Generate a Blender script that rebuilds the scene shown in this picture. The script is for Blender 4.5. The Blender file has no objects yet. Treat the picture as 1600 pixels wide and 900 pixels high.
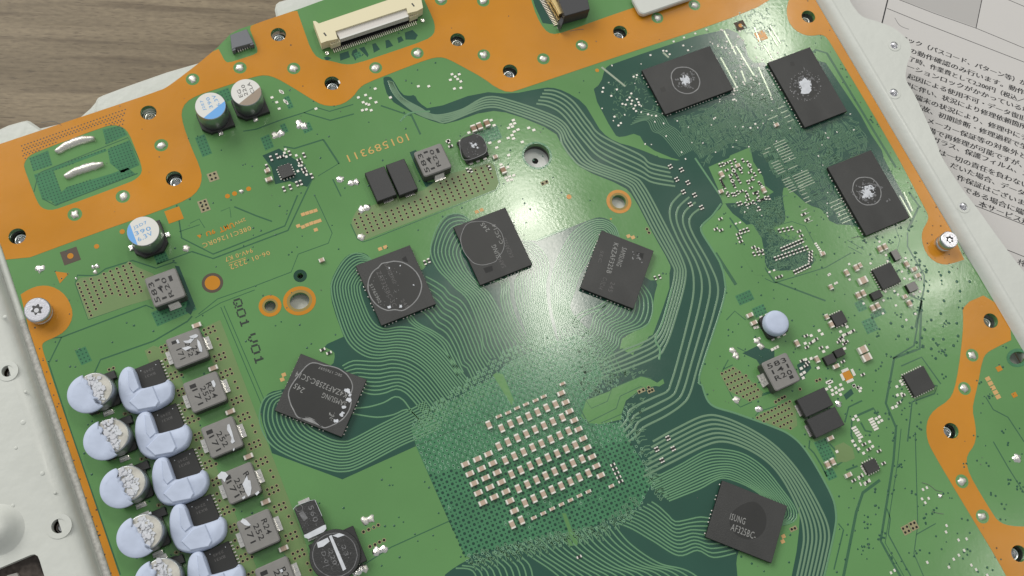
import bpy, bmesh, math, random
from mathutils import Vector, Matrix
random.seed(7)
SC = bpy.context.scene
COL = SC.collection
S = 0.001                                   # the script works in millimetres, the scene is in metres

# ------------------------------------------------------------------ camera, light, exposure
F = 1600.0
R = ((0.9042032620780542, -0.41161822346215565, 0.11396007617259718),
     (-0.3622053118657811, -0.8804038220952162, -0.3060987129936146),
     (0.2263266950751004, 0.23549850987637674, -0.9451543148832303))
C = Vector((-48.20758605, -50.1611826, 201.31786907))
right, down, fwd = Vector(R[0]), Vector(R[1]), Vector(R[2])
cam = bpy.data.objects.new('camera', bpy.data.cameras.new('camera'))
COL.objects.link(cam)
cam.data.sensor_width = 36.0
cam.data.lens = 36.0 * F / 1600.0
cam.data.clip_start, cam.data.clip_end = 0.01, 20
cam.matrix_world = Matrix.Translation(C * S) @ Matrix((right, -down, -fwd)).transposed().to_4x4()
SC.camera = cam
SC.view_settings.view_transform = 'Standard'
SC.view_settings.look = 'None'
SC.view_settings.gamma = 1.0
SC.view_settings.exposure = 0.74
w = bpy.data.worlds.new('World'); SC.world = w; w.use_nodes = True
bg = w.node_tree.nodes['Background']
bg.inputs[0].default_value = (0.95, 0.98, 1.0, 1)
bg.inputs[1].default_value = 0.24

def P(px, py, z=0.0):
    """the point at height z (mm above the board) on the photograph's sight line px, py"""
    d = right * ((px - 800) / F) + down * ((py - 450) / F) + fwd
    return C + d * ((z - C.z) / d.z)

def PM(pts, z=0.0):
    return [P(x, y, z) for x, y in pts]

def area(name, loc, target, sx, sy, radiance, color=(1, 1, 1), roll=0.0):
    l = bpy.data.lights.new(name, 'AREA'); l.shape = 'RECTANGLE'
    l.size, l.size_y = sx, sy
    l.energy = radiance * sx * sy * math.pi
    l.color = color
    o = bpy.data.objects.new(name, l); COL.objects.link(o)
    o.location = loc
    q = (Vector(target) - Vector(loc)).to_track_quat('-Z', 'Y')
    o.rotation_euler = (q.to_matrix() @ Matrix.Rotation(roll, 3, 'Z')).to_euler()
    return o

def ceiling_lamp(name, px, py, w_px, l_px, ang_px, radiance, H=1500.0):
    """a ceiling lamp hung where the board mirrors it at px, py"""
    x = P(px, py); d = (x - C); s = H / -d.z
    L = x + Vector((d.x, d.y, -d.z)) * s
    k = (C.z + H) / C.z / 7.6
    o = area(name, L * S, (L.x * S, L.y * S, 0), w_px * k * S, l_px * k * S, radiance, (1.0, 0.97, 0.88))
    a = P(px, py); b = P(px + math.cos(ang_px) * 20, py + math.sin(ang_px) * 20); v = b - a
    o.rotation_euler = (0, 0, math.atan2(v.y, v.x) - math.pi / 2)
    return o
ceiling_lamp('ceiling_lamp', 840, 400, 58, 300, math.radians(74), 28)
ceiling_lamp('ceiling_lamp', 1190, 60, 95, 150, math.radians(60), 18)
ceiling_lamp('ceiling_lamp', 1428, 385, 70, 230, math.radians(62), 14)
ceiling_lamp('ceiling_lamp', 1600, 905, 60, 90, math.radians(60), 16)
area('ceiling_panel', (-0.6, 1.5, 1.3), (0, 0, 0), 1.6, 1.0, 3.85, (1.0, 0.98, 0.94))

# ------------------------------------------------------------------ materials
MATS = {}
def mat(name, col, rough=0.5, metal=0.0, spec=0.5, noise=0.0, nscale=400.0, bump=0.0, bscale=3000.0, col2=None, coat=0.0, rvar=0.0):
    m = bpy.data.materials.new(name); m.use_nodes = True
    nt = m.node_tree; b = nt.nodes['Principled BSDF']
    b.inputs['Base Color'].default_value = (*col, 1)
    b.inputs['Roughness'].default_value = rough
    b.inputs['Metallic'].default_value = metal
    b.inputs['Specular IOR Level'].default_value = spec
    b.inputs['Coat Weight'].default_value = coat
    tc = nt.nodes.new('ShaderNodeTexCoord')
    if noise > 0:
        n = nt.nodes.new('ShaderNodeTexNoise'); n.inputs['Scale'].default_value = nscale; n.inputs['Detail'].default_value = 5
        r = nt.nodes.new('ShaderNodeValToRGB')
        c2 = col2 or tuple(c * (1 - noise) for c in col)
        r.color_ramp.elements[0].position, r.color_ramp.elements[1].position = 0.3, 0.7
        r.color_ramp.elements[0].color = (*c2, 1); r.color_ramp.elements[1].color = (*col, 1)
        nt.links.new(tc.outputs['Object'], n.inputs['Vector'])
        nt.links.new(n.outputs['Fac'], r.inputs['Fac'])
        nt.links.new(r.outputs['Color'], b.inputs['Base Color'])
    if rvar > 0:
        n = nt.nodes.new('ShaderNodeTexNoise'); n.inputs['Scale'].default_value = 38; n.inputs['Detail'].default_value = 6; n.inputs['Distortion'].default_value = 1.2
        mr = nt.nodes.new('ShaderNodeMapRange'); mr.inputs['From Min'].default_value = .35; mr.inputs['From Max'].default_value = .7
        mr.inputs['To Min'].default_value = rough - rvar * .4; mr.inputs['To Max'].default_value = rough + rvar
        nt.links.new(tc.outputs['Object'], n.inputs['Vector']); nt.links.new(n.outputs['Fac'], mr.inputs['Value']); nt.links.new(mr.outputs['Result'], b.inputs['Roughness'])
    if bump > 0:
        n = nt.nodes.new('ShaderNodeTexNoise'); n.inputs['Scale'].default_value = bscale; n.inputs['Detail'].default_value = 3
        bp = nt.nodes.new('ShaderNodeBump'); bp.inputs['Strength'].default_value = bump; bp.inputs['Distance'].default_value = 0.0002
        nt.links.new(tc.outputs['Object'], n.inputs['Vector'])
        nt.links.new(n.outputs['Fac'], bp.inputs['Height'])
        nt.links.new(bp.outputs['Normal'], b.inputs['Normal'])
    MATS[name] = m
    return m
M_GREEN = mat('green_solder_mask', (0.126, 0.286, 0.098), 0.14, noise=0.17, nscale=34, bump=0.045, bscale=1400, rvar=.06)
M_DARK = mat('dark_green_bare_laminate', (0.026, 0.086, 0.060), 0.14, noise=0.15, nscale=60, bump=0.02, bscale=1600, rvar=.05)
M_FIELD = mat('mid_green_via_field', (0.066, 0.218, 0.104), 0.16, noise=0.2, nscale=200, bump=0.08, bscale=1800)
M_TRACE = mat('masked_copper_trace', (0.140, 0.295, 0.155), 0.15, noise=0.1, nscale=100)
M_GROOVE = mat('mask_groove', (0.040, 0.125, 0.062), 0.2)
M_VIA = mat('tented_via', (0.022, 0.090, 0.050), 0.22)
M_VIADOT = mat('dark_via_land', (0.011, 0.052, 0.032), 0.2)
M_OLIVE = mat('olive_mask_over_copper', (0.155, 0.245, 0.088), 0.35, noise=0.1, nscale=120)
M_ORANGE = mat('orange_masked_copper', (0.570, 0.235, 0.018), 0.22, spec=0.36, noise=0.14, nscale=70, bump=0.06, bscale=900, rvar=.08)
M_GOLD = mat('gold_pad', (0.62, 0.37, 0.14), 0.4, noise=0.1)
M_GOLDRING = mat('gold_via_ring', (0.33, 0.29, 0.15), 0.4)
M_HOLE = mat('dark_hole', (0.006, 0.006, 0.005), 0.8)
M_BROWN = mat('brown_keepout', (0.062, 0.040, 0.022), 0.5)
M_FR4 = mat('fr4_edge', (0.24, 0.19, 0.075), 0.6, noise=0.3, nscale=600)
M_PRINT = mat('orange_print', (0.56, 0.36, 0.10), 0.5)
M_PRINTG = mat('dark_dot_print', (0.006, 0.020, 0.010), 0.5)
M_SOLDER = mat('solder', (0.80, 0.78, 0.74), 0.22, metal=1.0, bump=0.8, bscale=2200)
M_SOLDERW = mat('dull_solder', (0.70, 0.68, 0.62), 0.38, metal=0.75, bump=0.5, bscale=2500)
M_SILVER = mat('tinned_terminal', (0.78, 0.76, 0.72), 0.25, metal=0.9, bump=0.1)
M_WHITEEND = mat('tinned_cap_end', (0.74, 0.71, 0.65), 0.4, metal=0.25)
M_CERAMIC = mat('tan_ceramic', (0.50, 0.375, 0.285), 0.5, noise=0.12, nscale=300)
M_CERAMICB = mat('brown_ceramic', (0.30, 0.185, 0.115), 0.5, noise=0.12, nscale=300)
M_CHIP = mat('charcoal_chip_moulding', (0.040, 0.0400, 0.0385), 0.48, noise=0.25, nscale=220, rvar=.15, bump=0.18, bscale=5000)
M_CHIPD = mat('dark_resist_residue', (0.019, 0.019, 0.018), 0.42, noise=0.2, nscale=300)
M_CHIPS = mat('side_shade_mark_black', (0.010, 0.010, 0.010), 0.6)  # shade of the chip sides put into the colour; also used for marks
M_CHIPTXT = mat('grey_laser_marking', (0.27, 0.27, 0.26), 0.6)
M_CHIPTXD = mat('faint_laser_marking', (0.105, 0.10, 0.098), 0.6)
M_RING = mat('grey_dried_ring', (0.30, 0.30, 0.30), 0.7, noise=0.35, nscale=900)
M_PASTE = mat('white_paste_crumb', (0.66, 0.68, 0.72), 0.7, noise=0.2, nscale=900)
M_PASTES = mat('thin_paste_smear', (0.20, 0.20, 0.205), 0.7, noise=0.5, nscale=1500)
M_PUTTY = mat('pale_blue_thermal_putty', (0.52, 0.585, 0.735), 0.62, noise=0.14, nscale=320, bump=0.32, bscale=600)
M_TORN = mat('off_white_torn_putty', (.60, .61, .65), .7, noise=.15, nscale=600)
M_BLACK = mat('black_plastic', (0.018, 0.018, 0.018), 0.5, bump=0.1)
M_INDT = mat('grey_ferrite_top', (0.228, 0.220, 0.207), 0.5, noise=0.12, nscale=500, bump=0.12, bscale=3000)
M_INDS = mat('shade_dark_grey', (0.060, 0.060, 0.056), 0.5, noise=0.3, nscale=400)  # inductor sides coloured darker than the top to paint their shade
M_INDTXT = mat('black_ink', (0.012, 0.012, 0.012), 0.6)
M_CAN = mat('aluminium_can', (0.40, 0.42, 0.42), 0.32, metal=0.85, bump=0.03)
M_CANTOP = mat('white_can_top', (0.68, 0.67, 0.63), 0.5)
M_CANTOP2 = mat('cream_can_top', (0.58, 0.56, 0.50), 0.55, noise=0.3, nscale=500, bump=0.5, bscale=900)
M_BLUE = mat('blue_can_marking', (0.13, 0.37, 0.74), 0.5)
M_BLUETXT = mat('blue_lettering', (0.16, 0.36, 0.62), 0.5)
M_GREYTXT = mat('grey_lettering', (0.11, 0.105, 0.10), 0.5)
M_TAUPE = mat('taupe_can_marking', (0.30, 0.235, 0.175), 0.5)
M_CREAM = mat('cream_nylon', (0.74, 0.67, 0.45), 0.45)
M_PLATE = mat('pale_grey_latch', (0.63, 0.60, 0.56), 0.45)
M_GREYPL = mat('slate_connector', (0.13, 0.135, 0.15), 0.45)
M_PIN = mat('connector_pin', (0.78, 0.74, 0.66), 0.3, metal=0.8)
M_PINGOLD = mat('gold_connector_pin', (0.72, 0.55, 0.26), 0.3, metal=0.8)
M_STEEL = mat('bright_steel', (0.80, 0.80, 0.82), 0.25, metal=1.0)
M_SCREWTOP = mat('nickel_screw_face', (0.60, 0.60, 0.64), 0.30, metal=0.95, bump=0.12)
M_SOCKET = mat('socket_shade', (0.05, 0.05, 0.052), 0.5)
M_FRAME = mat('pale_painted_chassis', (0.60, 0.615, 0.57), 0.36, noise=0.07, nscale=60, bump=0.55, bscale=420, rvar=.15)
M_LEDGE = mat('speckled_gasket', (0.58, 0.57, 0.53), 0.7, noise=0.35, nscale=1500)
M_PAPER = mat('white_paper', (0.585, 0.565, 0.545), 0.8, noise=0.02, nscale=30)
M_PGREY = mat('grey_table_cell', (0.44, 0.425, 0.41), 0.8)
M_INK = mat('black_toner', (0.035, 0.034, 0.036), 0.7)
M_SPECK = mat('brown_speckled_foam', (0.19, 0.155, 0.135), 0.8, noise=0.65, nscale=900)

def wood():
    m = bpy.data.materials.new('brown_wood_grain'); m.use_nodes = True
    nt = m.node_tree; b = nt.nodes['Principled BSDF']; b.inputs['Roughness'].default_value = 0.55
    tc = nt.nodes.new('ShaderNodeTexCoord')
    def noise(sx, sy, scale, detail, dist=0.0):
        mp = nt.nodes.new('ShaderNodeMapping'); mp.inputs['Scale'].default_value = (sx, sy, 1)
        n = nt.nodes.new('ShaderNodeTexNoise'); n.inputs['Scale'].default_value = scale; n.inputs['Detail'].default_value = detail
        n.inputs['Distortion'].default_value = dist
        nt.links.new(tc.outputs['Object'], mp.inputs['Vector']); nt.links.new(mp.outputs['Vector'], n.inputs['Vector'])
        return n.outputs['Fac']
    def ramp(fac, p0, p1, c0, c1):
        r = nt.nodes.new('ShaderNodeValToRGB'); r.color_ramp.elements[0].position, r.color_ramp.elements[1].position = p0, p1
        r.color_ramp.elements[0].color = (*c0, 1); r.color_ramp.elements[1].color = (*c1, 1)
        nt.links.new(fac, r.inputs['Fac']); return r.outputs['Color']
    def mul(a, c, f):
        x = nt.nodes.new('ShaderNodeMix'); x.data_type = 'RGBA'; x.blend_type = 'MULTIPLY'; x.inputs['Factor'].default_value = f
        nt.links.new(a, x.inputs[6]); nt.links.new(c, x.inputs[7]); return x.outputs[2]
    base = ramp(noise(0.10, 1, 130, 4, 0.6), 0.32, 0.68, (0.150, 0.112, 0.062), (0.262, 0.205, 0.127))
    streak = ramp(noise(0.05, 1, 420, 3, 0.3), 0.30, 0.46, (0.55, 0.50, 0.44), (1, 1, 1))
    fine = ramp(noise(0.35, 1, 1500, 4), 0.3, 0.7, (0.78, 0.76, 0.74), (1.08, 1.08, 1.08))
    pores = ramp(noise(0.12, 1, 2600, 2), 0.30, 0.40, (0.45, 0.40, 0.34), (1, 1, 1))
    out = mul(mul(mul(base, streak, 0.85), fine, 1.0), pores, 0.8)
    nt.links.new(out, b.inputs['Base Color'])
    bp = nt.nodes.new('ShaderNodeBump'); bp.inputs['Strength'].default_value = 0.25; bp.inputs['Distance'].default_value = 0.0002
    nt.links.new(noise(0.08, 1, 600, 4), bp.inputs['Height']); nt.links.new(bp.outputs['Normal'], b.inputs['Normal'])
    return m
M_WOOD = wood()

# ------------------------------------------------------------------ mesh helpers (all in mm, world axes)
ORG = {}
class MB:
    def __init__(s):
        s.v, s.f, s.mi, s.sm = [], [], [], []
    def add(s, vs, fs, mi=0, smooth=False):
        n = len(s.v); s.v += [tuple(v) for v in vs]
        for f in fs:
            s.f.append([i + n for i in f]); s.mi.append(mi); s.sm.append(smooth)
    def prism(s, poly, z0, z1, mi=0, side=None, bottom=False):
        n = len(poly); side = mi if side is None else side
        if sum(poly[i][0] * poly[(i + 1) % n][1] - poly[(i + 1) % n][0] * poly[i][1] for i in range(n)) < 0: poly = poly[::-1]
        vs = [(p[0], p[1], z0) for p in poly] + [(p[0], p[1], z1) for p in poly]
        s.add(vs, [list(range(n, 2 * n))] + ([list(range(n))[::-1]] if bottom else []), mi)
        k = len(s.v) - 2 * n
        for i in range(n):
            j = (i + 1) % n; s.f.append([k + i, k + j, k + n + j, k + n + i]); s.mi.append(side); s.sm.append(False)
    def rprism(s, poly, z0, z1, b, mi=0, side=None, bottom=False):
        """prism of a convex polygon whose top edge is bevelled by b"""
        n = len(poly); side = mi if side is None else side
        if sum(poly[i][0] * poly[(i + 1) % n][1] - poly[(i + 1) % n][0] * poly[i][1] for i in range(n)) < 0: poly = poly[::-1]
        pv = [Vector((p[0], p[1])) for p in poly]
        ins = []
        for i in range(n):
            a, p, c = pv[i - 1], pv[i], pv[(i + 1) % n]
            e1, e2 = (p - a).normalized(), (c - p).normalized()
            n1, n2 = Vector((-e1.y, e1.x)), Vector((-e2.y, e2.x))
            m = (n1 + n2); m = m / max(0.3, m.length_squared) * 2
            ins.append(p + m * b)
        vs = [(p.x, p.y, z0) for p in pv] + [(p.x, p.y, z1 - b) for p in pv] + [(p.x, p.y, z1) for p in ins]
        k = len(s.v); s.v += vs
        for r in (0, 1):
            for i in range(n):
                j = (i + 1) % n
                s.f.append([k + r * n + i, k + r * n + j, k + r * n + n + j, k + r * n + n + i]); s.mi.append(side if r == 0 else mi); s.sm.append(False)
        s.f.append([k + 2 * n + i for i in range(n)]); s.mi.append(mi); s.sm.append(False)
        if bottom: s.f.append([k + i for i in range(n)][::-1]); s.mi.append(side); s.sm.append(False)
    def lathe(s, c, prof, n=24, mi=0, smooth=True, cap=True):
        vs, fs = [], []
        for r, z in prof:
            for i in range(n):
                a = 2 * math.pi * i / n; vs.append((c[0] + r * math.cos(a), c[1] + r * math.sin(a), z))
        for k in range(len(prof) - 1):
            for i in range(n):
                j = (i + 1) % n; fs.append([k * n + i, k * n + j, (k + 1) * n + j, (k + 1) * n + i])
        s.add(vs, fs, mi, smooth)
        if cap:
            k = (len(prof) - 1) * n; b = len(s.v) - len(vs)
            s.f.append([b + k + i for i in range(n)]); s.mi.append(mi); s.sm.append(False)
    def disc(s, c, r, z, n=10, mi=0, z0=None):
        vs = [(c[0] + r * math.cos(2 * math.pi * i / n), c[1] + r * math.sin(2 * math.pi * i / n), z) for i in range(n)]
        if z0 is None: s.add(vs, [list(range(n))], mi)
        else: s.prism(vs, z0, z, mi)
    def dome(s, c, r, h, n=8, z=0.0, mi=0):
        s.lathe(c, [(r, z), (r * 0.8, z + h * 0.62), (r * 0.4, z + h * 0.95)], n, mi, True)
    def ring(s, c, r0, r1, z, n=16, z0=0.0, mi=0):
        s.lathe(c, [(r1, z0), (r1, z), (r0, z), (r0, z0)], n, mi, False, cap=False)
    def ribbon(s, pts, wd, z0, z1, mi=0, closed=False, taper=0.35):
        q = [Vector((p[0], p[1])) for p in pts]; n = len(q)
        if n < 2: return
        L = []
        for i in range(n):
            a = q[i - 1] if (i > 0 or closed) else q[i]
            b = q[(i + 1) % n] if (i < n - 1 or closed) else q[i]
            t = (b - a); t = t.normalized() if t.length > 1e-9 else Vector((1, 0)); L.append(Vector((-t.y, t.x)))
        vs = []
        for p, m in zip(q, L):
            for o, z in ((wd / 2, z0), (wd / 2 * (1 - taper), z1), (-wd / 2 * (1 - taper), z1), (-wd / 2, z0)):
                vs.append((p.x + m.x * o, p.y + m.y * o, z))
        fs = []
        for i in range(n if closed else n - 1):
            a, b = 4 * i, 4 * ((i + 1) % n)
            for k in range(3): fs.append([a + k + 1, a + k, b + k, b + k + 1])
        s.add(vs, fs, mi)
    def build(s, name, mats, parent=None, org=None, **props):
        me = bpy.data.meshes.new(name)
        if parent is not None: org = ORG[parent.name]
        elif org is None:
            n = max(1, len(s.v)); org = Vector((sum(v[0] for v in s.v) / n, sum(v[1] for v in s.v) / n, min(v[2] for v in s.v)))
        org = Vector(org)
        me.from_pydata([((x - org.x) * S, (y - org.y) * S, (z - org.z) * S) for x, y, z in s.v], [], s.f)
        for m in (mats if isinstance(mats, (list, tuple)) else [mats]): me.materials.append(m)
        me.polygons.foreach_set('material_index', s.mi); me.polygons.foreach_set('use_smooth', s.sm)
        me.update()
        return link(me, name, parent, org, **props)

def link(me, name, parent, org, **props):
    o = bpy.data.objects.new(name, me); COL.objects.link(o)
    if parent is not None: o.parent = parent
    else: o.location = Vector(org) * S
    ORG[o.name] = Vector(org)
    for k, v in props.items():
        if v is not None: o[k] = v
    return o

def empty(name, org, label, category, group=None):
    o = bpy.data.objects.new(name, None); COL.objects.link(o); o.location = Vector(org) * S
    o.empty_display_size = 0.005
    ORG[o.name] = Vector(org); o['label'] = label; o['category'] = category
    if group: o['group'] = group
    return o

def copy_thing(root, org, label, angle=0.0, group=None):
    r = root.copy(); COL.objects.link(r); r.location = Vector(org) * S; r.rotation_euler = (0, 0, angle); r['label'] = label
    if group: r['group'] = group
    ORG[r.name] = Vector(org)
    for ch in root.children:
        c = ch.copy(); COL.objects.link(c); c.parent = r; ORG[c.name] = Vector(org)
        for g in ch.children:
            d = g.copy(); COL.objects.link(d); d.parent = c; ORG[d.name] = Vector(org)
    return r

def chaikin(pts, it=1, closed=True):
    for _ in range(it):
        out = []; n = len(pts)
        for i in range(n if closed else n - 1):
            a, b = Vector(pts[i]), Vector(pts[(i + 1) % n]); out += [a.lerp(b, .25), a.lerp(b, .75)]
        if not closed: out = [Vector(pts[0])] + out + [Vector(pts[-1])]
        pts = out
    return pts

def spline(pts, step=0.8):
    """smooth curve through the points"""
    p = [Vector((q[0], q[1])) for q in pts]; out = []
    for i in range(len(p) - 1):
        p0, p1, p2, p3 = p[max(0, i - 1)], p[i], p[i + 1], p[min(len(p) - 1, i + 2)]
        k = max(1, int((p2 - p1).length / step))
        for j in range(k):
            t = j / k
            out.append(0.5 * ((2 * p1) + (p2 - p0) * t + (2 * p0 - 5 * p1 + 4 * p2 - p3) * t * t + (3 * p1 - p0 - 3 * p2 + p3) * t ** 3))
    out.append(p[-1]); return out

def circ(c, r, n=24, rx=None, ang=0.0):
    rx = rx or r; out = []
    for i in range(n):
        a = 2 * math.pi * i / n; x, y = rx * math.cos(a), r * math.sin(a)
        out.append((c[0] + x * math.cos(ang) - y * math.sin(ang), c[1] + x * math.sin(ang) + y * math.cos(ang)))
    return out

def holed(name, outer, holes, z0, z1, mats, parent=None, org=None, top_only=False, **props):
    """sheet with real openings between z0 and z1; mats = top, side"""
    c = bpy.data.curves.new(name, 'CURVE'); c.dimensions = '2D'; c.fill_mode = 'BOTH'; c.extrude = (z1 - z0) / 2
    for poly in [outer] + holes:
        s = c.splines.new('POLY'); s.points.add(len(poly) - 1)
        for i, p in enumerate(poly): s.points[i].co = (p[0], p[1], 0, 1)
        s.use_cyclic_u = True
    t = bpy.data.objects.new(name, c); me = bpy.data.meshes.new_from_object(t)
    bpy.data.objects.remove(t); bpy.data.curves.remove(c)
    me.name = name
    if parent is not None: org = ORG[parent.name]
    elif org is None: org = Vector((0, 0, z0))
    org = Vector(org); zm = (z0 + z1) / 2
    bm = bmesh.new(); bm.from_mesh(me)
    for v in bm.verts: v.co = Vector(((v.co.x - org.x) * S, (v.co.y - org.y) * S, (v.co.z + zm - org.z) * S))
    bmesh.ops.remove_doubles(bm, verts=bm.verts, dist=1e-8)
    bmesh.ops.recalc_face_normals(bm, faces=bm.faces)
    bm.normal_update()
    for f in bm.faces: f.material_index = 0 if f.normal.z > 0.5 else 1; f.smooth = False
    bm.to_mesh(me); bm.free()
    me.materials.clear()
    for m in (mats if isinstance(mats, (list, tuple)) else [mats, mats]): me.materials.append(m)
    return link(me, name, parent, org, **props)

def text(body, a, b, h, z, m, parent, name='marking', thick=0.02, bold=0.0, space=1.1, heavy=0.0, **props):
    """lettering whose middle line runs from sight point a to b, h mm tall, lying at height z"""
    A, B = P(*a, z), P(*b, z); v = B - A
    c = bpy.data.curves.new('t', 'FONT'); c.body = body; c.extrude = 0.01; c.offset = bold; c.resolution_u = 2; c.space_character = space
    t = bpy.data.objects.new('t', c); me = bpy.data.meshes.new_from_object(t)
    bpy.data.objects.remove(t); bpy.data.curves.remove(c)
    me.name = name
    xs = [q.co.x for q in me.vertices]; ys = [q.co.y for q in me.vertices]
    if not xs: return None
    w0, h0 = max(xs) - min(xs), max(ys) - min(ys)
    cx, cy = (max(xs) + min(xs)) / 2, (max(ys) + min(ys)) / 2
    ca, sa = v.x / v.length, v.y / v.length; mid = (A + B) / 2; org = ORG[parent.name]
    for q in me.vertices:
        x, y = (q.co.x - cx) * v.length / w0, (q.co.y - cy) * h / h0
        q.co = ((mid.x + x * ca - y * sa - org.x) * S, (mid.y + x * sa + y * ca - org.y) * S, (z + (thick if q.co.z > 0 else 0.001) - org.z) * S)
    if heavy:                                            # a second strike a hair to the side thickens the strokes
        bm = bmesh.new(); bm.from_mesh(me); g_ = bmesh.ops.duplicate(bm, geom=bm.verts[:] + bm.edges[:] + bm.faces[:])
        for e in g_['geom']:
            if isinstance(e, bmesh.types.BMVert): e.co += Vector((ca * heavy * S, sa * heavy * S, .003 * S))
        bm.to_mesh(me); bm.free()
    me.materials.clear(); me.materials.append(m)
    return link(me, name, parent, org, **props)

def inside(p, poly):
    x, y = p[0], p[1]; r = False; n = len(poly)
    for i in range(n):
        a, b = poly[i], poly[i - 1]
        if (a[1] > y) != (b[1] > y) and x < (b[0] - a[0]) * (y - a[1]) / (b[1] - a[1]) + a[0]: r = not r
    return r

def blob(c, r, irr=0.3, n=14, rnd=random, rx=None, ang=0.0):
    out = []
    for i in range(n):
        k = 1 + rnd.uniform(-irr, irr); a = 2 * math.pi * i / n
        x, y = (rx or r) * k * math.cos(a), r * k * math.sin(a)
        out.append((c[0] + x * math.cos(ang) - y * math.sin(ang), c[1] + x * math.sin(ang) + y * math.cos(ang)))
    return out

def rect(c, l, wd, ang=0.0):
    ca, sa = math.cos(ang), math.sin(ang)
    return [(c[0] + x * ca - y * sa, c[1] + x * sa + y * ca) for x, y in ((-l / 2, -wd / 2), (l / 2, -wd / 2), (l / 2, wd / 2), (-l / 2, wd / 2))]

def rrect(c, l, wd, r, ang=0.0, k=4):
    out = []
    for qx, qy, a0 in ((1, 1, 0), (-1, 1, 90), (-1, -1, 180), (1, -1, 270)):
        for i in range(k + 1):
            a = math.radians(a0 + 90 * i / k)
            out.append((qx * (l / 2 - r) + r * math.cos(a), qy * (wd / 2 - r) + r * math.sin(a)))
    ca, sa = math.cos(ang), math.sin(ang)
    return [(c[0] + x * ca - y * sa, c[1] + x * sa + y * ca) for x, y in out]
MMPX = 1 / 7.55

# ------------------------------------------------------------------ table and printed sheet
TZ = -9.0
a = P(200, 100, TZ); b = P(500, 108, TZ); WANG = math.atan2((b - a).y, (b - a).x)
me = bpy.data.meshes.new('table')
me.from_pydata([(-0.6, -0.6, -0.03), (0.6, -0.6, -0.03), (0.6, 0.6, -0.03), (-0.6, 0.6, -0.03), (-0.6, -0.6, 0), (0.6, -0.6, 0), (0.6, 0.6, 0), (-0.6, 0.6, 0)], [],
               [(4, 5, 6, 7), (3, 2, 1, 0), (0, 1, 5, 4), (1, 2, 6, 5), (2, 3, 7, 6), (3, 0, 4, 7)])
me.materials.append(M_WOOD)
table = bpy.data.objects.new('table', me); COL.objects.link(table)
table.location = (0, 0, TZ * S); table.rotation_euler = (0, 0, WANG); table['kind'] = 'structure'
table['label'] = 'brown wooden table top with long dark grain lines'; table['category'] = 'table'

PZ = TZ + 0.15
m = MB(); m.prism(PM([(1240, -330), (1900, -120), (1800, 560), (1180, 380)], PZ), TZ + 0.01, PZ)
paper = m.build('printed_sheet', M_PAPER, label='white printed sheet of Japanese text under the right side of the metal chassis', category='paper sheet')
def pline(pts, wpx, name='ruled_line'):
    q = MB(); q.ribbon(PM(pts, PZ), wpx * MMPX, PZ, PZ + 0.012, taper=0.02); return q.build(name, M_INK, paper)
pline([(1398, -45), (1387, 0), (1376, 45), (1368, 80)], 2.6)
pline([(1386, 13), (1440, 35), (1520, 66), (1600, 97), (1700, 137)], 1.2)
pline([(1390, -7), (1406, 0), (1460, 21), (1525, 44), (1600, 75), (1700, 117)], 1.1)
pline([(1541, -30), (1534, 0), (1525, 44)], 1.5)
pline([(1560, -7), (1600, 10), (1650, 31)], 1.1)
pline([(1505, 314), (1600, 351), (1700, 390)], 1.3)
pline([(1540, 377), (1600, 401), (1700, 441)], 1.3)
q = MB(); q.prism(PM([(1402, -50), (1545, -50), (1535, 0), (1526, 43), (1461, 20), (1408, 0)], PZ), PZ, PZ + 0.006)
q.build('grey_cell', M_PGREY, paper)
LINES = [
 ('ロック（パスコード、パターン等）が不可能な', (1408, 58), (1650, 148)),
 ('の動作確認のみ行います。動作確認後', (1421, 78), (1640, 159)),
 ('了時、作業費として2,200円（税込／', (1420, 91), (1600, 158)),
 ('ベーションロックがかかっている場合', (1404, 98), (1622, 179)),
 ('起因による使用不可・データ復旧', (1418, 118), (1603, 186)),
 ('理に伴い、状況により修理依頼箇所', (1411, 130), (1604, 199)),
 ('の端末の状況により、修理中にデータ', (1417, 146), (1631, 226)),
 ('事故、初期診断・修理過程で生じた', (1428, 164), (1630, 240)),
 ('リメーカー保証等の対象外となり', (1437, 183), (1628, 254)),
 ('備で再修理が可能ですが、部品', (1450, 202), (1630, 270)),
 ('ガラス、保護フィルム、スマホ', (1457, 217), (1634, 283)),
 ('は一切の責任を負わないもの', (1467, 237), (1632, 300)),
 ('だいた場合、データ復旧の', (1485, 257), (1640, 318)),
 ('作保証はございません', (1495, 276), (1628, 328)),
 ('である場合に端末修理', (1506, 295), (1640, 348)),
 ('、本サービス規約', (1516, 312), (1622, 354))]
for s_, a, b in LINES:
    text(s_, a, b, 11.4 * MMPX * 1.045, PZ, M_INK, paper, 'text_line', 0.012, 0.0, 1.0, .13)
text('権', (1590, 408), (1607, 415), 12 * MMPX, PZ, M_INK, paper, 'text_line', 0.012)

# ------------------------------------------------------------------ circuit board: laminate with its real openings
TH = 1.3
BOARD = PM([(-62, 246), (252, 141), (264, 134), (275, 126), (308, 101), (340, 74), (360, 53), (375, 45), (400, 37), (432, 26), (470, 13), (560, -20), (1150, -211), (1274, 0), (1407, 225), (1512, 404),
            (1548, 458), (1600, 545), (1960, 1140), (320, 1290), (175, 900), (99, 675), (27, 460), (0, 378)])
SCREW_HOLES = [(232, 176), (435, 54), (519, 130), (715, 62), (797, 111), (969, 50), (1263, 26), (272, 279), (27, 369), (1548, 501), (1486, 673), (1592, 865)]
HOLES = [(P(x, y), 1.66) for x, y in SCREW_HOLES]
BIG = (P(839, 243), 2.85)
SLOTS = [(P(967, 315), 1.55, 1.55), (P(422, 478), 1.12, 1.12), (P(468, 470), 1.74, 1.98), (P(469, 431), 0.62, 0.62), (P(1590, 559), 1.3, 2.2)]
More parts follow.
